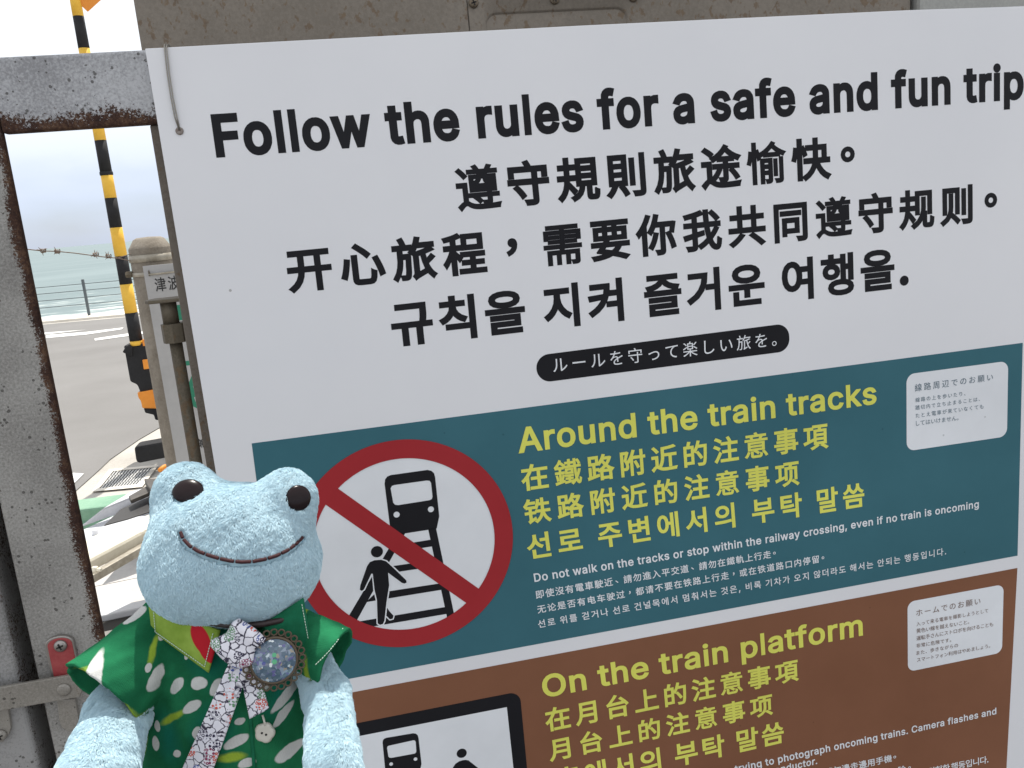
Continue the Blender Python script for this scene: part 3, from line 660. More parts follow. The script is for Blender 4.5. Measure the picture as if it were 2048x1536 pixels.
# the two white boxes of Japanese text
mode_centre = False
flat('white_text_box', [rrect(((1812.5, 748.6), (1813, 902.3), (2013.5, 872.5), (2016, 721.7)), 0.0105)], 2, P_wht)
for s, q, tl_ in (('線路周辺でのお願い', ((1829, 768), (1829.5, 783.5), (1985, 760.5), (1985, 746.5)), ''),
                  ('線路の上を歩いたり', ((1830, 795.2), (1830.5, 804.6), (1923.5, 792), (1923.5, 782.8)), '、'),
                  ('踏切内で立ち止まることは', ((1830, 810.6), (1830.5, 820), (1954, 802.6), (1954, 794)), '、'),
                  ('たとえ電車が来ていなくても', ((1830.5, 826.4), (1831, 836), (1966, 817), (1966, 807.8)), ''),
                  ('してはいけません', ((1831, 841.7), (1831.5, 851.6), (1912, 840.5), (1912, 831.5)), '。')):
    text('box_text', s, q, 'c', 'D', P_tealtext, 4, tail=tl_)
flat('white_text_box', [rrect(((1814.6, 1203.8), (1815.5, 1343.4), (2003.6, 1304.8), (2007, 1168.3)), 0.0098)], 2, P_wht)
for s, q, tl_ in (('ホームでのお願い', ((1831.5, 1219.5), (1832, 1232.5), (1960, 1208), (1960, 1195)), ''),
                  ('入って来る電車を撮影しようとして', ((1832, 1243.5), (1832.5, 1252), (1975.5, 1224.5), (1975.5, 1216.5)), ''),
                  ('黄色い線を越えないこと', ((1832, 1257), (1832.5, 1266.3), (1933, 1248.2), (1933, 1239.6)), '。'),
                  ('運転手さんにストロボを向けることも', ((1832, 1272), (1832.5, 1281), (1985.5, 1252), (1985.5, 1243.4)), ''),
                  ('非常に危険です', ((1832, 1287), (1832.5, 1295.6), (1897.4, 1284), (1897.4, 1275.6)), '。'),
                  ('また、歩きながらの', ((1832, 1301.5), (1832.5, 1310), (1915.3, 1294), (1915.3, 1285.6)), ''),
                  ('スマートフォン利用はやめましょう', ((1833, 1315.5), (1833.5, 1324), (1974.8, 1296), (1974.8, 1287.8)), '。')):
    text('box_text', s, q, 'c', 'D', P_browntext, 4, tail=tl_)

# the prohibition sign: no walking on the tracks
def z5(pts): return px_loop([(480 + x / 2.743, 840 + y / 2.743) for x, y in pts])
def z6(pts): return px_loop([(640 + x / 4.452, 1340 + y / 4.452) for x, y in pts])
def disc(c, r, n=24): return np.array([(c[0] + r * math.cos(2 * math.pi * k / n), c[1] + r * math.sin(2 * math.pi * k / n)) for k in range(n)])
CC = np.array(pl(811.5, 1090.5)); RO = 0.5 * (pl(819, 880.8)[1] - pl(797, 1301)[1]); RI = RO * 0.826
flat('sign_disc', [disc(CC, RO * 0.93, 96)], 2, P_wht)
flat('prohibition_ring', [disc(CC, RO, 128), disc(CC, RI, 128)[::-1]], 5, P_red)
sl = z5([(545, 380), (1312, 926), (1246, 1006), (474, 466)])
dv = (sl[1] - sl[0]); dv /= np.linalg.norm(dv); dw = (sl[2] - sl[3]); dw /= np.linalg.norm(dw)
flat('prohibition_slash', [np.array([sl[0] - dv * 0.012, sl[1] + dv * 0.012, sl[2] + dw * 0.012, sl[3] - dw * 0.012])], 4, P_red)
flat('train_pictogram', [z5([(793, 350), (796, 325), (808, 309), (828, 301), (1028, 273), (1050, 278), (1064, 291), (1070, 312), (1093, 527), (1079, 594), (900, 622), (868, 628), (822, 578)]),
                         z5([(826, 374), (833, 361), (846, 356), (1024, 331), (1040, 333), (1048, 345), (1056, 420), (1052, 433), (1040, 439), (868, 466), (850, 464), (840, 452)])[::-1],
                         disc(z5([(859, 518)])[0], 0.0052 * 0.62), disc(z5([(1047, 489)])[0], 0.0052 * 0.62)], 3, P_blk)
flat('rail_pictogram', [z5([(866, 620), (906, 620), (634, 1110), (590, 1085)])], 3, P_blk)
flat('rail_pictogram', [z5([(1032, 598), (1075, 592), (1176, 1072), (1138, 1094)])], 3, P_blk)
for q in ([(945, 672), (1048, 655), (1056, 692), (925, 712)], [(838, 800), (1080, 765), (1088, 799), (818, 839)],
          [(742, 950), (1110, 893), (1118, 928), (690, 998)], [(640, 1106), (1142, 1022), (1148, 1060), (690, 1138)]):
    flat('sleeper_pictogram', [z5(q)], 3.3, P_blk)
body = [(737, 768), (775, 765), (802, 774), (850, 818), (912, 878), (914, 890), (902, 896), (888, 892), (812, 836), (818, 905), (803, 1000), (792, 1100), (784, 1117), (768, 1122), (755, 1114),
        (751, 985), (738, 930), (728, 842), (720, 842), (680, 928), (668, 936), (657, 930), (660, 905), (697, 800), (712, 778)]
leg = [(800, 1018), (822, 1050), (842, 1072), (838, 1088), (822, 1092), (802, 1072), (795, 1045)]
def swell(pts, r):
    p = np.array(pts, float); n = len(p); out = []
    A_ = 0.5 * np.sum(p[:, 0] * np.roll(p[:, 1], -1) - np.roll(p[:, 0], -1) * p[:, 1]); sg = 1 if A_ > 0 else -1
    for i in range(n):
        d1 = p[i] - p[i - 1]; d2 = p[(i + 1) % n] - p[i]
        d1 /= np.linalg.norm(d1); d2 /= np.linalg.norm(d2)
        nn = np.array([d1[1] + d2[1], -d1[0] - d2[0]]) * sg; L = np.linalg.norm(nn)
        out.append(p[i] + nn / max(L, 0.8) * r)
    return out
flat('person_outline_print', [z5(swell(body, 7))], 3.9, P_wht)
flat('person_outline_print', [z5(swell(leg, 7))], 3.7, P_wht)
flat('person_pictogram', [z5(leg)], 3.8, P_blk)
flat('person_pictogram', [z5(body)], 4.4, P_blk)
flat('person_head_pictogram', [disc(z5([(751, 721)])[0], np.linalg.norm(z5([(751, 721)])[0] - z5([(784, 721)])[0]))], 4.4, P_blk)
# the platform pictogram
flat('platform_pictogram_frame', [rrect(((612, 1466), (668, 1880), (1078, 1792), (1039.5, 1382.3)), 0.0125)], 2, P_blk)
flat('platform_pictogram_field', [px_loop([(640, 1487), (690, 1850), (1052, 1772), (1013.5, 1413.7)])], 3, P_wht)
flat('train_pictogram', [z6([(557, 645), (560, 622), (572, 608), (592, 600), (828, 560), (852, 563), (870, 578), (877, 605), (903, 830), (885, 930), (590, 985)]),
                         z6([(597, 692), (600, 678), (612, 671), (832, 622), (846, 625), (852, 637), (857, 720), (853, 733), (842, 741), (636, 779), (618, 777), (608, 766)])[::-1],
                         disc(z6([(633, 834)])[0], 0.0021), disc(z6([(850, 790)])[0], 0.0021)], 4, P_blk)
flat('person_head_pictogram', [disc(z6([(1261, 738)])[0], 0.0057)], 4, P_blk)
flat('person_pictogram', [z6([(1237, 810), (1270, 800), (1296, 797), (1322, 802), (1420, 880), (1500, 960), (1520, 1040), (1200, 1080), (1160, 960), (1180, 870), (1205, 832)])], 4, P_blk)

# wire tie through the rusty hole
M_wire = new_mat('tie_wire', (0.30, 0.28, 0.25), 0.45, 0.7)
wt = thing('wire_tie', 'grey wire looped over the top left corner of the white board', 'wire', at_y(359, 262, -0.001))
def wp(px, py, y): p = at_y(px, py, y); return (p.x, p.y, p.z)
for k, dx in enumerate((-2.2, 2.0)):
    tube('wire_strand', [wp(359 + dx * .3, 260, -0.001), wp(352 + dx, 235, -0.0022), wp(344 + dx, 195, -0.0026), wp(337 + dx, 150, -0.0026), wp(333 + dx, 115, -0.0024), wp(331 + dx, 96, -0.0022), wp(331.5 + dx, 90.5, -0.0005), wp(333 + dx * 1.5, 89.5, 0.003), wp(337 + dx * 1.5, 92, 0.0065), wp(339 + dx, 110, 0.008)], 0.00068, M_wire, wt, 8)
M_rusthole = mottled('rusty_eyelet', (0.16, 0.12, 0.10), (0.32, 0.29, 0.27), 300, 0.8, 0.3, 0.0005, 900)
lathe('eyelet', [(0.0036, 0.0), (0.0034, 0.0007), (0.0022, 0.001), (0.001, 0.0004)], wp(359, 262, -0.0004), M_rusthole, wt, axis=(0, -1, 0), seg=20)

# ================================================================== cabinets behind the board
M_cab1 = steel_rust('weathered_cabinet_paint', (0.19, 0.165, 0.135), (0.235, 0.205, 0.17), spots=0.95, speck=False, fine=240)
M_cab2 = steel_rust('grey_cabinet_paint', (0.34, 0.34, 0.32), (0.40, 0.40, 0.375), spots=0.25, speck=False, fine=240)
M_dark = new_mat('dark_gap', (0.02, 0.018, 0.016), 0.8)
M_screw = mottled('rusty_screw', (0.12, 0.09, 0.06), (0.26, 0.22, 0.17), 400, 0.6, 0.4, 0.0004, 900, metal=0.6)
CY = 0.27; CTOP = 2.9
cx0 = at_y(274, 50, CY).x; cxs = at_y(936, 30, CY).x; cx1 = at_y(1819, 15, CY).x; cx2 = at_y(1828, 15, CY).x
cab = thing('equipment_cabinet', 'brown rust-spotted steel equipment cabinet behind the notice board', 'cabinet', ((cx0 + cx1) / 2, CY + 0.2, 0.0), group='equipment cabinets behind the board')
box('housing', cx0, cx1, CY + 0.002, CY + 0.5, 0.08, CTOP, M_cab1, cab, 0.004)
box('side_cover', cx0 + 0.001, cxs - 0.0008, CY - 0.0015, CY + 0.0015, 0.1, CTOP - 0.01, M_cab1, cab)
# door sheet with a stamped recess
def stamped(name, x0, x1, z0, z1, rx0, rx1, rz0, rz1, r, y, depth, mat, parent, w=0.006):
    def ring(a0, a1, b0, b1, rr):
        o = []
        for cx, cz, s in ((a1 - rr, b1 - rr, 0), (a0 + rr, b1 - rr, 1), (a0 + rr, b0 + rr, 2), (a1 - rr, b0 + rr, 3)):
            for k in range(9):
                t_ = (s + k / 8) * math.pi / 2; o.append((cx + rr * math.cos(t_), cz + rr * math.sin(t_)))
        return o
    def outer():
        o = []
        for (cx, cz) in ((x1, z1), (x0, z1), (x0, z0), (x1, z0)):
            for k in range(9): o.append((cx, cz))
        return o
    rings = [(ring(rx0, rx1, rz0, rz1, r), y), (ring(rx0 + w * .3, rx1 - w * .3, rz0 + w * .3, rz1 - w * .3, r * .92), y + depth * .25), (ring(rx0 + w * .7, rx1 - w * .7, rz0 + w * .7, rz1 - w * .7, r * .8), y + depth * .85), (ring(rx0 + w, rx1 - w, rz0 + w, rz1 - w, r * .72), y + depth)]
    V = []; Fc = []
    for rg, yy in rings: V += [(p[0], yy, p[1]) for p in rg]
    n = 36
    for i in range(3):
        for k in range(n): Fc.append((i * n + k, i * n + (k + 1) % n, (i + 1) * n + (k + 1) % n, (i + 1) * n + k))
    Fc.append([3 * n + k for k in range(n)])
    b = len(V); V += [(x1, y, z1), (x0, y, z1), (x0, y, z0), (x1, y, z0)]
    for s in range(4):
        for k in range(8): Fc.append((b + s, s * 9 + k + 1, s * 9 + k))
        Fc.append((b + s, b + (s + 1) % 4, ((s + 1) * 9) % n, s * 9 + 8))
    o = mesh(name, V, Fc, mat, parent)
    bm = bmesh.new(); bm.from_mesh(o.data); bmesh.ops.recalc_face_normals(bm, faces=bm.faces); bm.to_mesh(o.data); bm.free()
    return auto_smooth(o, 40)
rx0 = at_y(968, 40, CY).x; rx1 = at_y(1257, 35, CY).x; rzt = at_y(1110, 18, CY).z
dz = at_y(1110, 18, CY).z
stamped('door_sheet', cxs + 0.0008, cx1, 0.1, CTOP - 0.01, rx0, rx1, rzt - 0.30, rzt, 0.016, CY - 0.001, 0.005, M_cab1, cab)
def cross_screw(px, py, y, r, parent, mat=M_screw, name='screw'):
    c = at_y(px, py, y)
    s = lathe(name, [(r, 0.0), (r, r * .25), (r * .8, r * .5), (r * .3, r * .58)], c, mat, parent, axis=(0, -1, 0), seg=24)
    for ang in (0.3, 0.3 + math.pi / 2):
        dx, dz_ = math.cos(ang) * r * .55, math.sin(ang) * r * .55
        wx, wz = -math.sin(ang) * r * .13, math.cos(ang) * r * .13
        V = []
        for yy in (c.y - r * .45, c.y - r * .64):
            for a_, b_ in ((1, 1), (1, -1), (-1, -1), (-1, 1)): V.append((c.x + a_ * dx + b_ * wx, yy, c.z + a_ * dz_ + b_ * wz))
        Fq = [(0, 1, 2, 3), (4, 5, 6, 7), (0, 1, 5, 4), (1, 2, 6, 5), (2, 3, 7, 6), (3, 0, 4, 7)]
        o = mesh('screw_slot', V, Fq, M_dark, parent)
    return s
cross_screw(947, 6, CY - 0.0015, 0.0062, cab)
cross_screw(1109, -1, CY - 0.0015, 0.0062, cab)
cross_screw(1266, -6, CY - 0.0015, 0.0062, cab)
cab2 = thing('equipment_cabinet', 'pale grey painted cabinet beyond the right end of the brown one', 'cabinet', (cx2 + 0.4, CY + 0.2, 0.0), group='equipment cabinets behind the board')
box('housing', cx2, cx2 + 0.8, CY - 0.012, CY + 0.5, 0.08, CTOP, M_cab2, cab2, 0.006)
box('plinth', cx2 + 0.02, cx2 + 0.78, CY, CY + 0.48, 0.0, 0.08, M_conc, cab2)
box('plinth', cx0 + 0.02, cx1 - 0.02, CY + 0.03, CY + 0.48, 0.0, 0.08, M_conc, cab)

# ================================================================== the steel gate
GY = 0.0075
sx1 = 0.5 * (at_y(12, 280, GY + 0.007).x + at_y(204, 1250, GY + 0.007).x); sx0 = 0.5 * (at_y(33, 1160, GY).x + at_y(73, 1356, GY).x)
rz1 = 0.5 * (at_y(3, 112.5, GY).z + at_y(288, 97.5, GY).z); rz0 = 0.5 * (at_y(14, 270, GY + 0.007).z + at_y(306, 249, GY + 0.007).z)
bx0 = 0.5 * (at_y(325, 380, GY + 0.012).x + at_y(375, 710, GY + 0.012).x)
gate = thing('steel_gate', 'galvanised steel gate with rusty inner edges left of the board', 'gate', ((sx0 + sx1) / 2, GY, 0.0))
g0 = Vector(gate.location)
M_stile = steel_rust('galvanised_stile', (0.20, 0.192, 0.18), (0.37, 0.36, 0.34), rust_amt=0.15, edge=[('X', sx1 - g0.x, 1, 0.015)], fine=430)
M_rail = steel_rust('galvanised_rail', (0.27, 0.27, 0.28), (0.48, 0.485, 0.50), rust_amt=0.22, edge=[('Z', rz0 - g0.z, -1, 0.024)], fine=430)
M_bar = steel_rust('brown_bar_paint', (0.12, 0.10, 0.08), (0.17, 0.145, 0.12), spots=0.5, speck=False)
box('stile', sx0, sx1, GY, GY + 0.012, 0.06, rz1, M_stile, gate, 0.004, 3)
box('stile_web', sx0 + 0.001, sx0 + 0.006, GY + 0.012, GY + 0.05, 0.06, rz1, M_stile, gate, 0.001, 1)
box('top_rail', sx1 + 0.0004, 1.15, GY + 0.0006, GY + 0.012, rz0, rz1 - 0.0004, M_rail, gate, 0.003, 3)
box('rail_web', sx1 + 0.0004, 1.15, GY + 0.012, GY + 0.05, rz1 - 0.006, rz1 - 0.001, M_rail, gate, 0.001, 1)
box('bottom_rail', sx1 + 0.0004, 1.15, GY + 0.0006, GY + 0.05, 0.08, 0.16, M_rail, gate, 0.003, 3)
box('infill_bar', bx0, bx0 + 0.016, GY + 0.008, GY + 0.03, 0.16, rz0, M_bar, gate, 0.001)
box('infill_bar', 0.42, 0.44, GY + 0.008, GY + 0.03, 0.16, rz0, M_bar, gate, 0.001)
box('stile', 1.151, 1.24, GY, GY + 0.05, 0.06, rz1, M_stile, gate, 0.004, 3)
# drop bolt with its guide plate and collar
BY = 0.045
M_bolt = steel_rust('rusty_bolt_steel', (0.10, 0.085, 0.06), (0.15, 0.125, 0.09), spots=0.9, speck=False)
pz = at_y(330, 597, BY).z; bxc = at_y(345, 650, BY).x
pc = [(at_y(288, 596, BY).x, BY - 0.0), (at_y(300, 596, BY).x, BY - 0.012), (bx0 + 0.002, BY - 0.016), (bx0 + 0.012, BY - 0.012), (bx0 + 0.012, BY + 0.022), (at_y(300, 596, BY).x, BY + 0.018)]
prism('guide_plate', pc, 'z', pz - 0.0035, pz, M_bolt, gate, 0.0008)
rod_x = 0.5 * (at_y(341.5, 605, BY).x + at_y(388, 920, BY).x)
tube('drop_bolt', [(rod_x, BY, pz - 0.004), (rod_x, BY, 0.03)], 0.0062, M_bolt, gate, 20)
z1_, z0_ = at_y(350, 646, BY).z, at_y(350, 684, BY).z
tube('collar', [(rod_x + 0.001, BY, z0_), (rod_x + 0.001, BY, z1_)], 0.0125, M_bolt, gate, 8, smooth=False)
tube('sleeve', [(rod_x - 0.001, BY, z1_), (rod_x - 0.001, BY, pz - 0.003)], 0.0078, M_bolt, gate, 20)

# latch on the stile: red-tipped arm, keeper and strap
M_latch = steel_rust('worn_latch_steel', (0.21, 0.195, 0.17), (0.31, 0.29, 0.26), spots=0.45, speck=True, fine=600, rough=0.45)
M_redp = mottled('worn_red_paint', (0.27, 0.035, 0.04), (0.36, 0.075, 0.075), 60, 0.45, 0.2, 0.0004, 500)
M_stain = new_mat('stainless_steel', (0.33, 0.31, 0.29), 0.32, 0.8)
def arch_poly(cx, w, z0, z1, n=12, rr=None):
    """upright strip with a rounded top; z0 bottom, z1 top"""
    r = w / 2; rr = rr or r * 0.62
    p = [(cx - r, z0), (cx + r, z0)]
    for k in range(n + 1):
        a_ = math.pi * k / n; p.append((cx + r * math.cos(a_), z1 - rr + rr * math.sin(a_)))
    return p
def yz(px, py, y): p = at_y(px, py, y); return p.x, p.z
LY = GY - 0.004
lx_, lz_ = yz(124, 1312, LY)
w_l = yz(155, 1320, LY)[0] - yz(95, 1320, LY)[0]
prism('latch_tab', arch_poly(lx_, w_l, yz(130, 1362, LY)[1], yz(120, 1271, LY)[1]), 'y', LY - 0.001, GY + 0.0005, M_stain, gate, 0.0012)
prism('red_tab', arch_poly(lx_ + 0.0006, w_l * 0.84, yz(130, 1356, LY)[1], yz(120, 1275, LY)[1]), 'y', LY - 0.0016, LY, M_redp, gate, 0.0004)
cross_screw(121.5, 1291, LY - 0.0014, 0.0062, gate, M_stain)
by0 = LY - 0.007
h0, h1 = yz(60, 1409, by0)[1], yz(60, 1362, by0)[1]
ax0, ax1 = yz(-260, 1400, by0)[0], yz(160, 1385, by0)[0]
prism('latch_bar', [(ax0, h0), (ax1, h0), (ax1 + 0.006, (h0 + h1) / 2), (ax1, h1), (ax0, h1)], 'y', by0 - 0.003, by0 + 0.001, M_latch, gate, 0.0008)
prism('latch_slot', [yz(-12, 1387, by0), yz(22, 1382, by0), yz(24, 1400, by0), yz(-10, 1405, by0)], 'y', by0 - 0.0034, by0 - 0.002, M_latch, gate, 0.0003)
c = at_y(128, 1379, by0 - 0.003); lathe('rivet', [(0.0066, 0), (0.0064, 0.0016), (0.0045, 0.0024), (0.001, 0.0026)], c, M_latch, gate, (0, -1, 0), 24)
kx, kz = yz(127, 1430, LY)
kp = [yz(114, 1400, LY), yz(118, 1440, LY), yz(124, 1456, LY), yz(137, 1463, LY), yz(152, 1458, LY), yz(158, 1444, LY), yz(150, 1398, LY)]
prism('keeper_plate', kp, 'y', LY - 0.0005, GY + 0.0005, M_latch, gate, 0.0008)

post2 = thing('steel_post', 'galvanised steel post across a dark gap, at the lower left corner', 'post', (sx0 - 0.07, 0.02, 0.0))
p2x = 0.5 * (at_y(2, 1190, GY).x + at_y(68, 1500, GY).x)
M_post = steel_rust('galvanised_post', (0.19, 0.185, 0.18), (0.34, 0.335, 0.33), rust_amt=-0.4, edge=[('X', p2x - post2.location.x, 1, 0.01)], fine=430)
box('post_tube', p2x - 0.1, p2x, GY, GY + 0.09, 0.0, rz1 + 0.01, M_post, post2, 0.006, 4)
box('stop_web', p2x - 0.002, sx0 + 0.02, GY + 0.06, GY + 0.066, 0.0, rz1, M_bar, post2, 0.001)
kp = [yz(-60, 1412, LY), yz(14, 1402, LY), yz(22, 1455, LY), yz(18, 1468, LY), yz(6, 1484, LY), yz(-60, 1490, LY)]
prism('strap_plate', kp, 'y', LY - 0.0005, GY + 0.0005, M_latch, post2, 0.0008)
cross_screw(1, 1470, LY - 0.001, 0.006, post2, M_latch)

# ================================================================== concrete post with the evacuation sign and barbed wire
PD = 2.35                                                     # metres beyond the gate
M_post_c = mottled('weathered_concrete', (0.17, 0.145, 0.115), (0.27, 0.24, 0.20), 14, 0.9, 0.5, 0.004, 120)
ptop = at_y(302, 474, PD); pl_x = at_y(257.5, 505, PD).x; pr_x = pl_x + (at_y(345, 505, PD).x - at_y(257, 505, PD).x)
prx = (pr_x - pl_x) / 2; pcx = (pr_x + pl_x) / 2
cp = thing('concrete_post', 'round-topped weathered concrete fence post with a steel strap', 'post', (pcx, PD, 0.0))
zt = ptop.z
zs = at_y(300, 497, PD).z
lathe('shaft', [(prx, 0.0), (prx, zs), (prx * 0.985, zs + 0.004), (prx * 0.90, zs + 0.012), (prx * .72, zt - 0.006), (prx * .55, zt), (0.002, zt + 0.002)], (pcx, PD, 0.0), M_post_c, cp, seg=16)
auto_smooth(cp.children[0], 40)
M_strap = mottled('strap_steel', (0.30, 0.27, 0.22), (0.42, 0.39, 0.33), 30, 0.5, 0.2, metal=0.4)
zc = at_y(300, 516, PD - prx).z
lathe('strap', [(prx + .0005, -0.012), (prx + .003, -0.012), (prx + .003, 0.012), (prx + .0005, 0.012)], (pcx, PD, zc), M_strap, cp, seg=32)
zc2 = at_y(300, 548, PD - prx).z
lathe('strap', [(prx + .0005, -0.007), (prx + .003, -0.007), (prx + .003, 0.007), (prx + .0005, 0.007)], (pcx, PD, zc2), M_strap, cp, seg=32)
bc = at_y(259, 549, PD - 0.03)
lathe('strap_bolt', [(0.010, -0.012), (0.012, -0.008), (0.012, 0.008), (0.010, 0.012)], bc, M_bolt, cp, axis=(1, 0, 0), seg=6, smooth=False)

SY = PD - prx - 0.02
M_signw = mottled('white_enamel', (0.37, 0.37, 0.375), (0.43, 0.43, 0.435), 7, 0.5, 0.05)
M_signg = new_mat('green_sign_print', (0.02, 0.20, 0.12), 0.5)
M_ink = new_mat('black_sign_print', (0.02, 0.02, 0.02), 0.5)
ev = thing('evacuation_sign', 'tall white sign with black characters and green graphic strapped to the concrete post', 'sign', (pcx + 0.1, SY, 0.0))
def syz(px, py): p = at_y(px, py, SY); return (p.x, p.z)
e_l = 0.5 * (syz(284, 533)[0] + syz(353, 918)[0]); e_t = syz(300, 531)[1]; e_w = 0.34
prism('sign_plate', [(e_l, e_t - 1.05), (e_l + e_w, e_t - 1.05), (e_l + e_w, e_t), (e_l, e_t)], 'y', SY, SY + 0.003, M_signw, ev, 0.0008)
def small_print(name, loops, mat, lay=1):
    vs, fs = fill_loops(loops)
    o = mesh(name, [(v[0], SY - 0.0006 * lay, v[1]) for v in vs], fs, mat, ev)
    for p in o.data.polygons:
        if p.normal.y > 0: p.flip()
    return o
def small_char(ch, q):
    q = [np.array(syz(*c)) for c in q]; g, _, a_ = glyph('C', ch); lo, hi = a_.min(0), a_.max(0)
    small_print('sign_character', [np.array([bil(q, (p[0] - lo[0]) / (hi[0] - lo[0]), (p[1] - lo[1]) / (hi[1] - lo[1])) for p in l]) for l in g], M_ink)
small_char('津', ((307.5, 556.5), (312, 584), (334, 581.5), (329.5, 553.5)))
small_char('波', ((334, 553), (338.5, 581), (360.5, 578), (356, 550)))
small_char('兼', ((394, 878), (398, 896), (412, 894), (408, 876)))
def sq(*p): return np.array([syz(*c) for c in p])
small_print('green_graphic', [sq((340, 612), (347, 642), (400, 636), (395, 605))], M_signg)
small_print('green_graphic', [sq((352, 724), (354, 733), (412, 727), (410, 718))], M_signg)
small_print('green_graphic', [sq((368, 790), (384, 750), (402, 741), (420, 745), (424, 800), (405, 822), (385, 812))], M_signg)
small_print('green_graphic_highlight', [sq((386, 772), (394, 768), (396, 775), (388, 779))], M_signw, 2)
small_print('green_graphic_highlight', [sq((388, 794), (399, 792), (400, 800), (391, 803))], M_signw, 2)
tube('sign_strap', [at_y(297.5, 549, SY - 0.002), at_y(320, 547, SY - 0.003), at_y(352, 543, SY - 0.002)], 0.0035, M_strap, ev, 8)
tube('sign_strap', [at_y(297.5, 541, SY - 0.003), at_y(298.5, 552, SY - 0.003)], 0.0022, M_bolt, ev, 6)

# barbed wire: two twisted strands with knots
M_bw = mottled('rusty_barbed_wire', (0.17, 0.12, 0.09), (0.30, 0.24, 0.20), 200, 0.7, 0.2, 0.0003, 900, metal=0.4)
WY = PD - prx + 0.02
bw = thing('barbed_wire', 'thin rusty barbed wire strung to the concrete post', 'wire', at_y(150, 507, WY))
path = [(-500, 446), (-200, 470), (57, 498.5), (84, 501.5), (115, 502.5), (150, 506), (180, 510), (215, 514.5), (236, 516)]
n0 = [at_y(x, y, WY) for x, y in path]
tube('wire_strand', n0 + [at_y(262, 507.5, WY)], 0.0014, M_bw, bw, 6)
tube('wire_strand', [p + Vector((0, 0, -0.001)) for p in n0] + [at_y(262, 522, WY)], 0.0014, M_bw, bw, 6)
for (x, y) in ((-60, 487), (84.5, 501.5), (113, 503), (190, 509.5), (215.5, 512.5)):
    c = at_y(x, y, WY); V = []; Fc = []
    for k in range(3):
        tube_geo([c + Vector((dx, 0.0, 0)) + Vector((0.0, math.cos(a_) * 0.0062, math.sin(a_) * 0.0062)) for a_, dx in [(j * 2 * math.pi / 8 + k, -0.006 + 0.006 * k + 0.0006 * j) for j in range(9)]], 0.0019, 6, False, V, Fc)
    for k in range(4):
        a_ = k * 1.9 + x; dv_ = Vector((math.cos(a_) * 0.8, math.sin(a_ * 2) * .5, math.sin(a_))).normalized()
        tube_geo([c + dv_ * 0.004, c + dv_ * 0.017], [0.0019, 0.0006], 5, False, V, Fc)
    mesh('barb', V, Fc, M_bw, bw, True)
# ================================================================== level crossing barrier
M_yel = mottled('barrier_yellow', (0.74, 0.42, 0.045), (0.80, 0.50, 0.07), 9, 0.5, 0.05)
M_blk = mottled('barrier_black', (0.012, 0.012, 0.013), (0.022, 0.022, 0.024), 9, 0.75, 0.05)
M_org = mottled('orange_enamel', (0.72, 0.24, 0.03), (0.78, 0.30, 0.045), 9, 0.5, 0.05)
BD = 5.1
def line_x(y): return 140 + (y / 690) * 125 + 8.5 + 2.5 * (y / 690)
cb = thing('crossing_barrier', 'yellow and black striped crossing barrier arm raised upright', 'barrier', (at_y(262, 690, BD).x, BD, 0.0))
bxm = 0.5 * (at_y(line_x(0), 0, BD).x + at_y(line_x(690), 690, BD).x)
bounds = [(-340, 0), (-280, 1), (-220, 0), (-160, 1), (-96, 0), (-30, 1), (33, 0), (97, 1), (160, 0), (222, 1), (281, 0), (344, 1), (396, 0), (455, 1), (512, 0), (568, 1), (625, 0), (681, 1), (690, None)]
# bounds[i] = (image row where the stripe starts going down, colour): 0 black, 1 yellow
for (y0, cidx), (y1, _) in zip(bounds[:-1], bounds[1:]):
    za, zb_ = at_y(line_x(y0), y0, BD).z, at_y(line_x(y1), y1, BD).z
    ra = 0.0315 + 0.009 * max(0, y0) / 690; rb = 0.0315 + 0.009 * max(0, y1) / 690
    lathe('stripe', [(rb, zb_ + 0.0005), (ra, za - 0.0005)], (bxm, BD, 0.0), M_blk if cidx == 0 else M_yel, cb, seg=20)
zb_ = at_y(240, 345, BD).z
lathe('joint_ring', [(0.037, -0.012), (0.040, -0.008), (0.040, 0.008), (0.037, 0.012)], (bxm, BD, zb_), M_blk, cb, seg=20)
def bz(px, py): p = at_y(px, py, BD); return (p.x, p.z)
prism('drive_head', [bz(249, 690), bz(300, 684), bz(322, 830), bz(283, 786), bz(276, 768), bz(262, 762)], 'y', BD - 0.03, BD + 0.16, M_blk, cb, 0.012)
prism('head_lug', [bz(247, 703), bz(255, 690), bz(268, 690), bz(268, 712)], 'y', BD - 0.04, BD + 0.05, M_blk, cb, 0.008)
prism('orange_band', [bz(277, 783), bz(310, 777), bz(317, 815), bz(287, 814), bz(284, 800), bz(279, 793)], 'y', BD - 0.04, BD + 0.14, M_org, cb, 0.006)
prism('orange_plate', [bz(286, 678), bz(330, 672), bz(332, 686), bz(288, 691)], 'y', BD - 0.035, BD + 0.02, M_org, cb, 0.004)
prism('orange_plate', [bz(287, 718), bz(330, 712), bz(333, 732), bz(290, 737)], 'y', BD - 0.04, BD + 0.02, M_org, cb, 0.004)
prism('bracket', [bz(289, 815), bz(320, 810), bz(326, 840), bz(312, 838), bz(309, 828), bz(292, 824)], 'y', BD - 0.03, BD + 0.12, M_blk, cb, 0.006)
prism('pedestal', [bz(318, 815), bz(362, 808), (bz(395, 900)[0], 0.0), (bz(350, 900)[0], 0.0)], 'y', BD - 0.12, BD + 0.12, M_blk, cb, 0.01)
def bz2(px, py): p_ = at_y(px, py, BD - 0.45); return (p_.x, p_.z)
prism('counterweight', [bz2(268, 897), bz2(272, 893), bz2(345, 880), bz2(352, 912), bz2(277, 927), bz2(272, 923)], 'y', BD - 0.45, BD - 0.32, M_blk, cb, 0.012)
dpt = [bz(175.5, 23.7), bz(228, -24), bz(178, -77), bz(122, -27)]
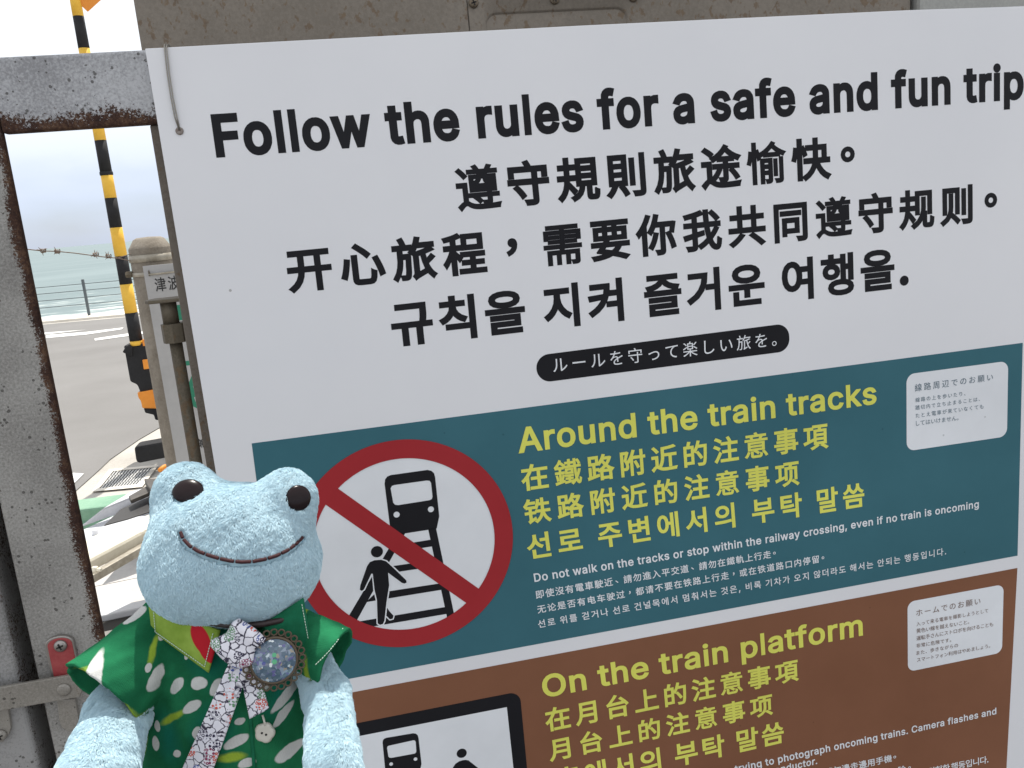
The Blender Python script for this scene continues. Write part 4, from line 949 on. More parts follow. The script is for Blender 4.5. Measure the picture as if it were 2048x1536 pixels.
prism('warning_diamond', dpt, 'y', BD - 0.005, BD + 0.005, M_org, cb, 0.003)
zz = bz(150, -28)[1]
box('diamond_arm', bxm - 0.02, dpt[1][0] - 0.02, BD - 0.02, BD + 0.02, zz - 0.02, zz + 0.02, M_blk, cb, 0.004)

# railing on the sea wall
M_railg = new_mat('grey_railing_paint', (0.10, 0.12, 0.13), 0.5)
rb_ = Vector(along(0, -0.45))
rl = thing('sea_railing', 'thin grey post and wire railing along the sea wall', 'railing', (rb_.x, rb_.y, 0.1))
def on_wall(px):                               # parameter along the wall under an image column
    best = None
    for k in range(-400, 800):
        p = along(k * 0.02, -0.45); v = Vector((p[0], p[1], 0.5)) - CAM
        x = 1024 + F * v.dot(XR) / v.dot(FW)
        if best is None or abs(x - px) < best[0]: best = (abs(x - px), k * 0.02)
    return best[1]
s0 = on_wall(171)
for k in range(-8, 12):
    p = along(s0 + 2.2 * k, -0.45)
    box('railing_post', p[0] - 0.025, p[0] + 0.025, p[1] - 0.025, p[1] + 0.025, 0.04, 0.78, M_railg, rl, 0.006)
for h in (0.28, 0.42, 0.56, 0.69):
    pa, pb = along(s0 - 18, -0.45), along(s0 + 25, -0.45)
    tube('railing_wire', [(pa[0], pa[1], h), (pb[0], pb[1], h)], 0.008, M_railg, rl, 6)

# ================================================================== things on the ground beyond the gate
# drain grating
gq = [gp(227, 945.5), gp(308.4, 938.0), gp(276.2, 972), gp(199, 980.6)]
fq = [gp(219, 942), gp(318, 933), gp(285, 977.5), gp(184, 987)]
dg_ = thing('drain_grating', 'square steel drain grating set in pale concrete', 'grating', (sum(p[0] for p in gq) / 4, sum(p[1] for p in gq) / 4, 0.0))
M_grate = mottled('grating_steel', (0.40, 0.40, 0.40), (0.52, 0.52, 0.50), 20, 0.5, 0.1, metal=0.3)
def sheet_loops(name, loops, z, mat, parent):
    vs, fs = fill_loops(loops)
    o = mesh(name, [(v[0], v[1], z) for v in vs], fs, mat, parent)
    for p in o.data.polygons:
        if p.normal.z < 0: p.flip()
    return o
sheet_loops('grating_frame', [np.array(fq), np.array(gq)], 0.012, M_pale, dg_)
sheet('drain_pit', gq, 0.0025, M_dark, parent=dg_)
A_, B_, C_, D_ = [Vector((*p, 0.009)) for p in gq]
for k in range(13):
    t0 = (k + 0.55) / 13
    p = A_.lerp(B_, t0); q = D_.lerp(C_, t0); w = (B_ - A_) / 13 * 0.24
    V = [(p - w), (p + w), (q + w), (q - w)]; V = [tuple(v) for v in V] + [(v.x, v.y, 0.004) for v in V]
    mesh('grating_bar', V, [(0, 1, 2, 3), (4, 5, 6, 7), (0, 1, 5, 4), (1, 2, 6, 5), (2, 3, 7, 6), (3, 0, 4, 7)], M_grate, dg_)
for k in range(1, 4):
    t0 = k / 4; p = A_.lerp(D_, t0); q = B_.lerp(C_, t0); w = (D_ - A_) * 0.012
    mesh('cross_bar', [p - w, p + w, q + w, q - w], [(0, 1, 2, 3)], M_grate, dg_)

# green painted kerb block
k0 = [gp(120, 1003, 0.12), gp(255, 986, 0.12), gp(215, 1012, 0.12), gp(100, 1026, 0.12)]
gk = prism('green_kerb', [k0[0], k0[1], k0[2], k0[3]], 'z', 0.0, 0.12, M_green, bevel=0.012)
tag(gk, 'green painted kerb block just beyond the drain grating', 'kerb')
k1 = [gp(80, 1040, 0.05), gp(225, 1016, 0.05), gp(200, 1042, 0.05), gp(80, 1056, 0.05)]
tag(prism('green_kerb', k1, 'z', 0.0, 0.05, M_green, bevel=0.01), 'lower green step in front of the green kerb block', 'step')

# white sheet metal guard with a folded edge, and a dark lever
M_wsheet = mottled('white_sheet_metal', (0.46, 0.47, 0.50), (0.56, 0.57, 0.60), 5, 0.5, 0.05)
M_cream = mottled('cream_painted_steel', (0.58, 0.54, 0.44), (0.70, 0.66, 0.55), 7, 0.55, 0.15)
M_shadow = new_mat('shadow_black', (0.025, 0.024, 0.024), 0.6)  # near-black colour for the sheet that stands in for shade
def gp3(px, py, z): p = at_z(px, py, z); return Vector((p.x, p.y, z))
def slab(name, tops, thick, mat, parent, bevel=0.004):
    """a sloping slab given by its top corners (Vectors)"""
    n = len(tops); V = [tuple(p) for p in tops] + [(p.x, p.y, p.z - thick) for p in tops]
    Fc = [tuple(range(n)), tuple(range(2 * n - 1, n - 1, -1))] + [(i, i + n, (i + 1) % n + n, (i + 1) % n) for i in range(n)]
    bm = bmesh.new(); vv = [bm.verts.new(v) for v in V]
    for f in Fc: bm.faces.new([vv[i] for i in f])
    bmesh.ops.recalc_face_normals(bm, faces=bm.faces)
    if bevel: bmesh.ops.bevel(bm, geom=bm.edges[:], offset=bevel, segments=2, profile=0.5, affect='EDGES')
    return from_bm(name, bm, mat, parent)
wg = thing('sheet_metal_guard', 'white folded sheet metal guard between green kerb and cream beam', 'guard', (gp(220, 1040)[0], gp(220, 1040)[1], 0.0))
slab('cover_sheet', [gp3(164, 1050, 0.16), gp3(208, 1016, 0.22), gp3(262, 983, 0.24), gp3(345, 960, 0.24), gp3(345, 1010, 0.18), gp3(232, 1026, 0.17)], 0.008, M_wsheet, wg, 0.002)
slab('lower_sheet', [gp3(160, 1062, 0.14), gp3(232, 1029, 0.155), gp3(345, 1012, 0.15), gp3(345, 1045, 0.12), gp3(160, 1090, 0.12)], 0.008, M_wsheet, wg, 0.002)
for x, y in ((320, 990), (190, 1060)):
    p = gp3(x, y, 0.15); tube('guard_leg', [(p.x, p.y, 0.0), (p.x, p.y, 0.15)], 0.015, M_wsheet, wg, 10)
lv = thing('lever_arm', 'dark brown steel lever sticking out beside the drain grating', 'lever', (gp(300, 980)[0], gp(300, 980)[1], 0.0))
M_lever = mottled('dark_lever_paint', (0.055, 0.05, 0.045), (0.09, 0.08, 0.07), 20, 0.5, 0.2)
slab('lever_blade', [gp3(257, 992, 0.30), gp3(261, 1000, 0.30), gp3(300, 984, 0.30), gp3(330, 966, 0.30), gp3(330, 948, 0.30), gp3(292, 972, 0.30)], 0.02, M_lever, lv, 0.004)
slab('lever_bracket', [gp3(288, 957, 0.33), gp3(318, 956, 0.33), gp3(335, 990, 0.33), gp3(318, 1000, 0.33), gp3(296, 972, 0.33)], 0.03, M_lever, lv, 0.004)
p = gp3(322, 985, 0.3); tube('lever_post', [(p.x, p.y, 0.0), (p.x, p.y, 0.32)], 0.02, M_lever, lv, 12)
slab('shadow_sheet', [gp3(208, 1050, 0.25), gp3(241, 1018, 0.25), gp3(275, 1003, 0.25), gp3(318, 984, 0.25), gp3(345, 990, 0.25), gp3(345, 1008, 0.25), gp3(256, 1037, 0.25)], 0.006, M_shadow, lv, 0.002)  # dark sheet in the outline of the lever's shadow over the guard
tube('lever_hook', [gp3(320, 940, 0.3), gp3(328, 934, 0.3), gp3(345, 930, 0.3)], 0.012, M_org, lv, 10)

# cream beam with its angle bar and bolt
bb = thing('cream_beam', 'cream painted steel beam lying across the paving behind the gate', 'beam', (gp(230, 1080)[0], gp(230, 1080)[1], 0.0))
zb1 = 0.34
slab('beam_box', [gp3(130, 1092, zb1), gp3(305, 1024, zb1), gp3(370, 996, zb1), gp3(370, 1022, zb1), gp3(285, 1061, zb1), gp3(130, 1143, zb1)], 0.055, M_cream, bb, 0.014)
slab('angle_bar', [gp3(150, 1163, 0.30), gp3(282, 1087, 0.30), gp3(340, 1055, 0.30), gp3(340, 1062, 0.30), gp3(283, 1094, 0.30), gp3(150, 1171, 0.30)], 0.03, M_strap, bb, 0.002)
bcen = gp3(190, 1140, 0.33)
lathe('bolt_head', [(0.012, -0.012), (0.014, -0.01), (0.014, 0.008), (0.010, 0.012), (0.007, 0.012), (0.006, 0.03)], bcen, M_cream, bb, axis=(0.8, -0.5, 0.1), seg=6, smooth=False)
for x, y in ((-60, 1260), (450, 985)):
    p = gp3(x, y, 0.3); tube('beam_leg', [(p.x, p.y, 0.0), (p.x, p.y, 0.3)], 0.03, M_cream, bb, 12)

# pale paving by the gate: individual slabs, then a kerb with a dark gap
tile_rows = 5
q00, q10, q11, q01 = gp3(120, 1175, 0.02), gp3(420, 1020, 0.02), gp3(470, 1165, 0.02), gp3(150, 1232, 0.02)
M_tile = mottled('pale_paving_tile', (0.40, 0.385, 0.37), (0.50, 0.485, 0.47), 5, 0.85, 0.2)
pv = thing('paving', None, None, (q00.x, q00.y, 0.0), kind='structure')
U0 = (q11 - q01).normalized(); V0 = Vector((-U0.y, U0.x, 0))
org = q01 + V0 * 0.0
tl_mesh = None
for i in range(-6, 14):
    for j in range(0, 3):
        p = org + U0 * (i * 0.30) + V0 * (j * 0.30)
        c = [p + U0 * a_ + V0 * b_ for a_, b_ in ((0.004, 0.004), (0.296, 0.004), (0.296, 0.296), (0.004, 0.296))]
        z = 0.012 + 0.002 * random.random()
        V = [(v.x, v.y, z) for v in c] + [(v.x, v.y, 0.001) for v in c]
        mesh('paving_tile', V, [(0, 1, 2, 3), (0, 1, 5, 4), (1, 2, 6, 5), (2, 3, 7, 6), (3, 0, 4, 7)], M_tile, pv)
def strip(name, a, b, w0, w1, z0, z1, mat, **kw):
    pts = []
    for s, w in ((-1.5, w0), (3.5, w0), (3.5, w1), (-1.5, w1)):
        p = org + U0 * s + V0 * w; pts.append((p.x, p.y))
    return prism(name, pts, 'z', z0, z1, mat, **kw)
tag(strip('kerb', 0, 0, -0.075, -0.002, 0.0, 0.03, M_wsheet, bevel=0.006), kind='structure')
tag(strip('drain_channel', 0, 0, -0.18, -0.077, 0.0005, 0.004, M_dark), kind='structure')
tag(strip('kerb', 0, 0, -0.32, -0.182, 0.0, 0.008, M_pale, bevel=0.002), kind='structure')

# ================================================================== the plush frog
# everything on it is measured in image pixels at the frog's distance, in the camera's directions:
# x right, y up, z towards the camera; one unit is UN metres
D0 = 0.50
UN = D0 / F
fx, fy = 465.0, 1250.0
def P3(px, py, dep=0.0):
    """point seen at (px, py), dep units nearer the camera than the frog's middle"""
    k = (F - dep) / F
    return np.array([(px - 1024) * k - (fx - 1024), -(py - 768) * k + (fy - 768), dep])
def KS(dep): return (F - dep) / F
frog_loc = CAM + (XR * ((fx - 1024) / F) + DN * ((fy - 768) / F) + FW) * D0
frog = thing('plush_frog', 'light blue smiling plush frog in a green tropical print shirt', 'plush toy', frog_loc)
frog.rotation_euler = ROT.to_euler()
EYE = np.array([-(fx - 1024), (fy - 768), F])                # the camera, in frog units
print('frog at', tuple(round(c, 3) for c in frog_loc))

def ell(P, c, r, p=2.0):
    q = np.abs((P - c) / r)
    if p == 2.0: k = np.sqrt((q ** 2).sum(-1))
    else: k = ((q ** p).sum(-1)) ** (1 / p)
    return (k - 1) * min(r)
def smin(a, b, k):
    h = np.clip(0.5 + 0.5 * (b - a) / k, 0, 1)
    return b * (1 - h) + a * h - k * h * (1 - h)
def smax(a, b, k): return -smin(-a, -b, k)
def capsule(P, a, b, ra, rb, square=1.0):
    ab = b - a; t_ = np.clip(((P - a) @ ab) / (ab @ ab), 0, 1)
    return np.linalg.norm(P - a - t_[..., None] * ab, axis=-1) - (ra + (rb - ra) * t_)
def wob(P, s, a, ph=0.0):
    x, y, z = P[..., 0] * s, P[..., 1] * s, P[..., 2] * s
    return a * (np.sin(x * 1.3 + 1.7 * np.sin(y * 0.9 + ph) + ph) * np.sin(y * 1.1 + 1.3 * np.sin(z * 1.2)) + 0.5 * np.sin(x * 2.7 + z * 2.1 + ph * 2) * np.sin(y * 2.9 + 1.0))
def surface_net(f, lo, hi, h):
    lo = np.array(lo, float); hi = np.array(hi, float)
    n = np.ceil((hi - lo) / h).astype(int) + 1
    ax = [lo[i] + h * np.arange(n[i]) for i in range(3)]
    G = np.empty(tuple(n), np.float32)
    for i in range(n[0]):
        Y, Z = np.meshgrid(ax[1], ax[2], indexing='ij')
        G[i] = f(np.stack([np.full_like(Y, ax[0][i]), Y, Z], -1))
    ins = G < 0
    cells = np.zeros(tuple(n - 1), int)
    corners = [(i, j, k) for i in (0, 1) for j in (0, 1) for k in (0, 1)]
    for i, j, k in corners: cells += ins[i:n[0] - 1 + i, j:n[1] - 1 + j, k:n[2] - 1 + k]
    act = (cells > 0) & (cells < 8)
    idx = -np.ones(act.shape, int); ci = np.argwhere(act); idx[act] = np.arange(len(ci))
    acc = np.zeros((len(ci), 3)); cnt = np.zeros(len(ci))
    for a in corners:
        for d in range(3):
            if a[d]: continue
            b = list(a); b[d] = 1
            ga = G[ci[:, 0] + a[0], ci[:, 1] + a[1], ci[:, 2] + a[2]]; gb = G[ci[:, 0] + b[0], ci[:, 1] + b[1], ci[:, 2] + b[2]]
            m = (ga < 0) != (gb < 0); tt = np.where(m, ga / np.where(m, ga - gb, 1), 0)
            p = np.tile(np.array(a, float), (len(ci), 1)); p[:, d] += tt
            acc[m] += p[m]; cnt[m] += 1
    V = lo + (ci + acc / cnt[:, None]) * h
    Q = []
    for d in range(3):
        u, v = [(1, 2), (2, 0), (0, 1)][d]
        sl0 = [slice(None)] * 3; sl1 = [slice(None)] * 3; sl0[d] = slice(0, n[d] - 1); sl1[d] = slice(1, n[d])
        A_ = ins[tuple(sl0)]; B_ = ins[tuple(sl1)]
        e = np.argwhere(A_ != B_)
        e = e[(e[:, u] > 0) & (e[:, v] > 0) & (e[:, u] < n[u] - 1) & (e[:, v] < n[v] - 1)]
        du = np.zeros(3, int); du[u] = 1; dv_ = np.zeros(3, int); dv_[v] = 1
        c = [e - du - dv_, e - dv_, e, e - du]
        q = np.stack([idx[x[:, 0], x[:, 1], x[:, 2]] for x in c], 1)
        fl = A_[e[:, 0], e[:, 1], e[:, 2]]
        q[~fl] = q[~fl][:, ::-1]; Q.append(q)
    Q = np.concatenate(Q); Q = Q[(Q >= 0).all(1)]
    for _ in range(2):                                        # settle on the true surface
        g, val = grad(f, V); V -= g * np.clip(val, -h, h)[:, None]
    return V, Q
def grad(f, V, e=0.6):
    val = f(V); g = np.stack([f(V + np.eye(3)[i] * e) - f(V - np.eye(3)[i] * e) for i in range(3)], 1)
    g /= np.linalg.norm(g, axis=1, keepdims=True) + 1e-9
    return g, val
def hit(f, px, py, near=420.0):
    """where the camera's ray through (px, py) meets a surface: point and outward normal"""
    tgt = P3(px, py, 0.0); d = tgt - EYE; d /= np.linalg.norm(d)
    p = EYE + d * (F - near) / abs(d[2])
    for _ in range(300):
        v = float(f(p[None])[0]); p = p + d * v * 0.45
        if abs(v) < 0.05: break
    g, _ = grad(f, p[None]); return p, g[0]

# ---- shapes
def f_head(P):
    m = ell(P, P3(466, 1106, 0), np.array([156.0, 133.0, 136.0]), 2.45)
    cheek = ell(P, P3(466, 1140, 6), np.array([155.0, 88.0, 134.0]), 2.2)
    m = smin(m, cheek, 30)
    l = ell(P, P3(371, 992, 4), np.array([59.0, 61.0, 57.0])); r = ell(P, P3(573, 1003, 4), np.array([55.0, 59.0, 55.0]))
    m = smin(smin(m, l, 38), r, 38)
    return m + wob(P, 0.025, 1.6)
def f_arms(P):
    l = capsule(P, P3(310, 1300, -10), P3(238, 1422, 76), 38, 50); l = smin(l, capsule(P, P3(238, 1422, 76), P3(184, 1575, 235), 49, 64), 20)
    r = capsule(P, P3(610, 1300, -10), P3(655, 1395, 40), 32, 38); r = smin(r, capsule(P, P3(655, 1395, 40), P3(668, 1540, 200), 37, 46), 18)
    return smin(l, r, 5) + wob(P, 0.04, 2.0, 1.0)
def f_body(P):
    t_ = ell(P, P3(452, 1460, -10), np.array([115.0, 220.0, 70.0]))
    neck = capsule(P, P3(458, 1190, 0), P3(455, 1300, -10), 64, 60)
    lg = smin(capsule(P, P3(395, 1620, 0), P3(360, 1800, 90), 62, 56), capsule(P, P3(515, 1620, 0), P3(545, 1800, 90), 62, 56), 10)
    return smin(f_arms(P), smin(smin(t_, neck, 20), lg, 20), 12)
def f_torso(P):                                               # the shirt's barrel
    c = P3(452, 1420, -5); q = P - c
    y = q[..., 1]                                             # up
    w = 152 - np.where(y < 0, 0.25, 0.16) * y; w = np.where(y > 80, w - (y - 80) ** 2 * 0.003, w); dpt_ = 92 - 0.06 * y
    k = np.sqrt((q[..., 0] / w) ** 2 + (q[..., 2] / dpt_) ** 2 + 1e-9)
    d = (k - 1) * np.minimum(w, dpt_)
    ang = np.arctan2(q[..., 0], q[..., 2])
    d = d - 3.2 * np.sin(ang * 9 + y * 0.02) * np.clip(0.75 - y / 160, 0.1, 1) - wob(P, 0.03, 2.6, 2.0)
    d = smax(d, y - 205, 16); d = smax(d, -215 - y, 6)
    return d
SL = dict(l=(P3(318, 1275, 5), P3(205, 1393, 96), 66, 91), r=(P3(588, 1272, 0), P3(672, 1316, 22), 56, 62))
def cone(P, a, b, ra, rb, grow=0.0, e0=0.0, e1=0.0):
    ab = b - a; L = np.linalg.norm(ab); u = ab / L
    s = (P - a) @ u; rad = np.linalg.norm(P - a - s[..., None] * u, axis=-1)
    r = ra + (rb - ra) * np.clip(s / L, 0, 1.3) + grow
    return np.maximum(np.maximum(rad - r, s - L - e1), -s - e0)
def f_shirt(P):
    o = f_torso(P); inner = None
    for k in 'lr':
        a, b, ra, rb = SL[k]
        fold = wob(P, 0.05, 2.0, 3.0)
        o = smin(o, cone(P, a, b, ra, rb, 0, 40) - fold, 22)
    for k in 'lr':
        a, b, ra, rb = SL[k]
        o = np.maximum(o, -(cone(P, a, b, ra, rb, -8.5, -44, 60) - wob(P, 0.05, 2.0, 3.0)))
    return o

# ---- materials
FUR = (0.42, 0.60, 0.68)
M_plush = new_mat('blue_plush', FUR, 0.9, 0.0, 0.1); t = NT(M_plush)
t.color(t.ramp(t.noise(120, 6), [(0.3, (0.36, 0.53, 0.61)), (0.7, (0.46, 0.64, 0.71))]))
M_fur = new_mat('blue_plush_pile', FUR, 0.9, 0.0, 0.03); t = NT(M_fur)
hi_ = t.t.nodes.new('ShaderNodeHairInfo')
t.color(t.ramp(t.math('ADD', t.math('MULTIPLY', hi_.outputs['Random'], 0.6), t.math('MULTIPLY', hi_.outputs['Intercept'], 0.4)), [(0.0, (0.44, 0.61, 0.70)), (0.5, (0.52, 0.69, 0.77)), (1.0, (0.60, 0.76, 0.82))]))
M_eye = new_mat('dark_brown_eye', (0.012, 0.006, 0.007), 0.25, 0.0, 0.22)
M_thread = mottled('brown_embroidery_thread', (0.035, 0.010, 0.012), (0.065, 0.02, 0.022), 800, 0.75, 0.3, 0.0003, 1500)

# ---- fur
def add_fur(name, parent, V, Q, f, count, length, keep=None, comb=(0, -1, 0.15), seed=1, radius=0.42, lay=0.75):
    g = np.random.default_rng(seed)
    tri = np.concatenate([Q[:, [0, 1, 2]], Q[:, [0, 2, 3]]]); a, b, c = V[tri[:, 0]], V[tri[:, 1]], V[tri[:, 2]]
    nrm = np.cross(b - a, c - a); ar = np.linalg.norm(nrm, axis=1); nn = nrm / (ar[:, None] + 1e-9)
    cen = (a + b + c) / 3; view = EYE - cen; view /= np.linalg.norm(view, axis=1, keepdims=True)
    w = ar * np.clip((nn * view).sum(1) + 0.45, 0.03, 1)
    if keep is not None: w = w * keep(cen)
    ti = g.choice(len(tri), count, p=w / w.sum()); r1 = np.sqrt(g.random(count)); r2 = g.random(count)
    root = a[ti] * (1 - r1)[:, None] + b[ti] * (r1 * (1 - r2))[:, None] + c[ti] * (r1 * r2)[:, None]
    N, _ = grad(f, root)
    cb_ = np.array(comb, float); fl = np.tile(cb_, (count, 1))
    sw = wob(root, 0.045, 0.6, 0.3)[:, None]; sw2 = wob(root, 0.16, 0.3, 4.0)[:, None]
    side = np.cross(N, fl); side /= np.linalg.norm(side, axis=1, keepdims=True) + 1e-6
    fl = fl + side * (sw + sw2) + g.normal(0, 0.24, (count, 3))
    fl -= N * (fl * N).sum(1, keepdims=True); fl /= np.linalg.norm(fl, axis=1, keepdims=True) + 1e-6
    L = length * (0.65 + 0.6 * g.random(count))[:, None] * (1 + 0.10 * wob(root, 0.16, 1.0, 1.1)[:, None])
    up = 0.60 + 0.1 * g.random(count)[:, None]
    pts = np.stack([root - N * 0.8, root + (N * up * 0.55 + fl * lay * 0.18) * L, root + (N * up * 0.85 + fl * lay * 0.55) * L, root + (N * up * 0.9 + fl * lay * 1.05) * L], 1)
    hc = bpy.data.hair_curves.new(name); hc.add_curves([4] * count)
    hc.position_data.foreach_set('vector', (pts.reshape(-1, 3) * UN).astype(np.float32).ravel())
    ra = hc.attributes.get('radius') or hc.attributes.new('radius', 'FLOAT', 'POINT')
    ra.data.foreach_set('value', (np.tile(np.array([1.0, 1.0, 0.8, 0.25]), count) * radius * UN).astype(np.float32))
    hc.materials.append(M_fur)
    o = bpy.data.objects.new(name, hc); C.objects.link(o); o.parent = parent; o['kind'] = 'stuff'
    return o

# ---- head, body
Vh, Qh = surface_net(f_head, (-200, -10, -170), (200, 350, 190), 5.0)
head = fast_mesh('head', Vh * UN, Qh, M_plush, frog)
mouth_px = [(364, 1063), (370, 1078), (383, 1092), (400, 1103), (420, 1111), (441, 1117), (462, 1121), (485, 1123), (508, 1122), (530, 1118), (552, 1111), (572, 1101), (588, 1089), (598, 1079), (602, 1073)]
eyes_px = [(376.5, 983, 28, 23.5), (596, 996, 23.5, 24)]
mh = [hit(f_head, x, y) for x, y in mouth_px]
ME = np.array([m[0] for m in mh])
def keep_head(c):
    k = np.ones(len(c))
    for i in range(len(ME) - 1):
        ab = ME[i + 1] - ME[i]; t_ = np.clip(((c - ME[i]) @ ab) / (ab @ ab), 0, 1)
        k *= np.linalg.norm(c - ME[i] - t_[:, None] * ab, axis=1) > 8.5
    for (x, y, a_, b_), e in zip(eyes_px, EH):
        k *= np.linalg.norm(c - e[0], axis=1) > a_ * 1.0
    return k
EH = [hit(f_head, x, y) for x, y, _, _ in eyes_px]
add_fur('fur', head, Vh, Qh, f_head, 180000, 9.5, keep_head, seed=3)
Vb, Qb = surface_net(f_body, (-420, -760, -140), (330, 120, 400), 6.0)
body_o = fast_mesh('body', Vb * UN, Qb, M_plush, frog)
def keep_body(c): return (f_torso(c) > 3) * (c[:, 1] < 10) * (c[:, 1] > -420) * (f_shirt(c) > -2) + 0.0
add_fur('fur', body_o, Vb, Qb, f_body, 120000, 11.0, keep_body, comb=(-0.1, -1, 0.5), seed=5)

# eyes: shallow glossy domes set into the bumps
for (x, y, a_, b_), (p, nrm) in zip(eyes_px, EH):
    nrm = nrm * 0.75 + np.array([0, 0, 0.35]); nrm /= np.linalg.norm(nrm)
    u = np.cross([0, 1, 0], nrm); u /= np.linalg.norm(u); v = np.cross(nrm, u)
    V = []; Fc = []; NR, NS = 10, 36
    for i in range(NR + 1):
        ph = i / NR * math.pi * 0.5
        for k in range(NS):
            th = 2 * math.pi * k / NS
            V.append((p + nrm * (2.5 + 10 * math.cos(ph)) + (u * math.cos(th) * a_ + v * math.sin(th) * b_) * math.sin(ph) * 1.04) * UN)
    for i in range(NR):
        for k in range(NS): Fc.append((i * NS + k, (i + 1) * NS + k, (i + 1) * NS + (k + 1) % NS, i * NS + (k + 1) % NS))
    mesh('eye', np.array(V), Fc, M_eye, frog, True, origin=(0, 0, 0))
# embroidered mouth, stitch by stitch
def spline(pts, n):
    pts = np.array(pts, float); s = np.concatenate([[0], np.cumsum(np.linalg.norm(np.diff(pts, axis=0), axis=1))])
    t_ = np.linspace(0, s[-1], n); return np.stack([np.interp(t_, s, pts[:, i]) for i in range(pts.shape[1])], 1)
mp_ = spline([m[0] + m[1] * 5.5 + np.array([0, 0, 2.5]) for m in mh], 240)
mouth_root = bpy.data.objects.new('mouth', None); C.objects.link(mouth_root); mouth_root.parent = frog
cuts = [0, 14, 36, 60, 84, 108, 134, 158, 182, 200, 214, 226, 239]
for a_, b_ in zip(cuts[:-1], cuts[1:]):
    seg_ = mp_[a_ + 1:b_]; V, Fc = [], []
    tube_geo([Vector(q * UN) for q in seg_], [UN * (3.4 if 0 < i < len(seg_) - 1 else 2.0) for i in range(len(seg_))], 8, False, V, Fc)
    mesh('stitch', V, Fc, M_thread, mouth_root, True, origin=(0, 0, 0))

# ---- the shirt
M_shirt = new_mat('tropical_print_cotton', (0.01, 0.12, 0.06), 0.95, 0.0, 0.2); t = NT(M_shirt)
def pxo(px, py): p = P3(px, py, 85); return (p[0] * UN, p[1] * UN)
nzv = t.n('ShaderNodeTexNoise', Scale=90.0, Detail=3.0); t.l(t.coord(), nzv.inputs['Vector'])
wv = t.t.nodes.new('ShaderNodeVectorMath'); wv.operation = 'MULTIPLY_ADD'
t.l(nzv.outputs['Color'], wv.inputs[0]); wv.inputs[1].default_value = (0.0030, 0.0030, 0.0); t.l(t.coord(), wv.inputs[2])
def blob(px, py, rx, ry, ang, warp=True):
    m = t.t.nodes.new('ShaderNodeMapping'); m.vector_type = 'TEXTURE'
    q = pxo(px, py); m.inputs['Location'].default_value = (q[0] + 0.0015, q[1] + 0.0015, 0)
    m.inputs['Rotation'].default_value = (0, 0, R(ang)); m.inputs['Scale'].default_value = (rx * UN * .95, ry * UN * .95, 1e4)
    t.l(wv.outputs[0], m.inputs[0])
    ln = t.t.nodes.new('ShaderNodeVectorMath'); ln.operation = 'LENGTH'; t.l(m.outputs[0], ln.inputs[0]); return ln.outputs['Value']
def blobs(lst):
    o = None
    for b_ in lst:
        v = blob(*b_); o = v if o is None else t.math('MINIMUM', o, v)
    return o
petals = [(228, 1337, 17, 52, 12), (315, 1353, 9, 26, -10), (304, 1329, 5, 9, 0), (348, 1376, 11, 22, -38), (396, 1368, 17, 13, 20), (381, 1416, 23, 11, 35), (472, 1484, 27, 12, 22), (557, 1411, 10, 40, -38),
          (553, 1447, 9, 27, -35), (567, 1521, 26, 14, 18), (304, 1463, 6, 12, 10), (352, 1509, 9, 9, 0), (395, 1467, 9, 14, 0), (302, 1496, 8, 15, 15), (366, 1318, 4, 5, 0), (315, 1277, 8, 9, 0), (522, 1376, 12, 22, -30), (478, 1444, 12, 8, 10),
          (430, 1375, 12, 20, -30), (245, 1245, 26, 10, 25), (492, 1528, 18, 10, 10), (415, 1540, 14, 8, 20), (268, 1432, 7, 12, 20)]
limes = [(182, 1326, 40, 9, 20), (306, 1300, 6, 32, 0), (267, 1480, 16, 46, 10), (464, 1513, 34, 11, 0), (608, 1370, 8, 60, 0), (592, 1230, 6, 40, -12), (340, 1440, 40, 9, 30), (240, 1228, 30, 6, 25), (285, 1400, 10, 26, 30)]
teals = [(420, 1300, 60, 90, 20), (430, 1460, 55, 60, 0), (330, 1480, 30, 60, 20), (550, 1400, 36, 70, -20)]
base = t.ramp(t.noise(28, 4), [(0.3, (0.006, 0.085, 0.038)), (0.7, (0.022, 0.21, 0.09))])
base = t.mix(t.math('MULTIPLY', t.math('SUBTRACT', 1.15, blobs(teals), clamp=True), 0.8), base, (0.008, 0.16, 0.115))
lm = t.ramp(blobs(limes), [(0.55, 1.0), (1.1, 0.0)])
base = t.mix(lm, base, (0.30, 0.42, 0.045))
wm = t.ramp(blobs(petals), [(0.86, 1.0), (1.06, 0.0)])
base = t.mix(wm, base, (0.62, 0.62, 0.60))
wav = t.n('ShaderNodeTexVoronoi', Scale=1500.0, Randomness=0.3); t.l(t.coord(), wav.inputs['Vector'])
t.color(t.mix(0.25, base, t.mix(wav.outputs['Distance'], base, (0.02, 0.03, 0.02))))
t.bump(t.math('ADD', wav.outputs['Distance'], t.math('MULTIPLY', t.noise(160, 3), 2.0)), 0.35, 0.0006)
b_ = t.b; b_.inputs['Sheen Weight'].default_value = 0.0; b_.inputs['Specular IOR Level'].default_value = 0.05
M_stitch = new_mat('white_sewing_thread', (0.55, 0.68, 0.58), 0.8)
shirt = None
Vs, Qs = surface_net(f_shirt, (-360, -400, -130), (250, 60, 190), 3.6)
shirt = fast_mesh('shirt', Vs * UN, Qs, M_shirt, frog)

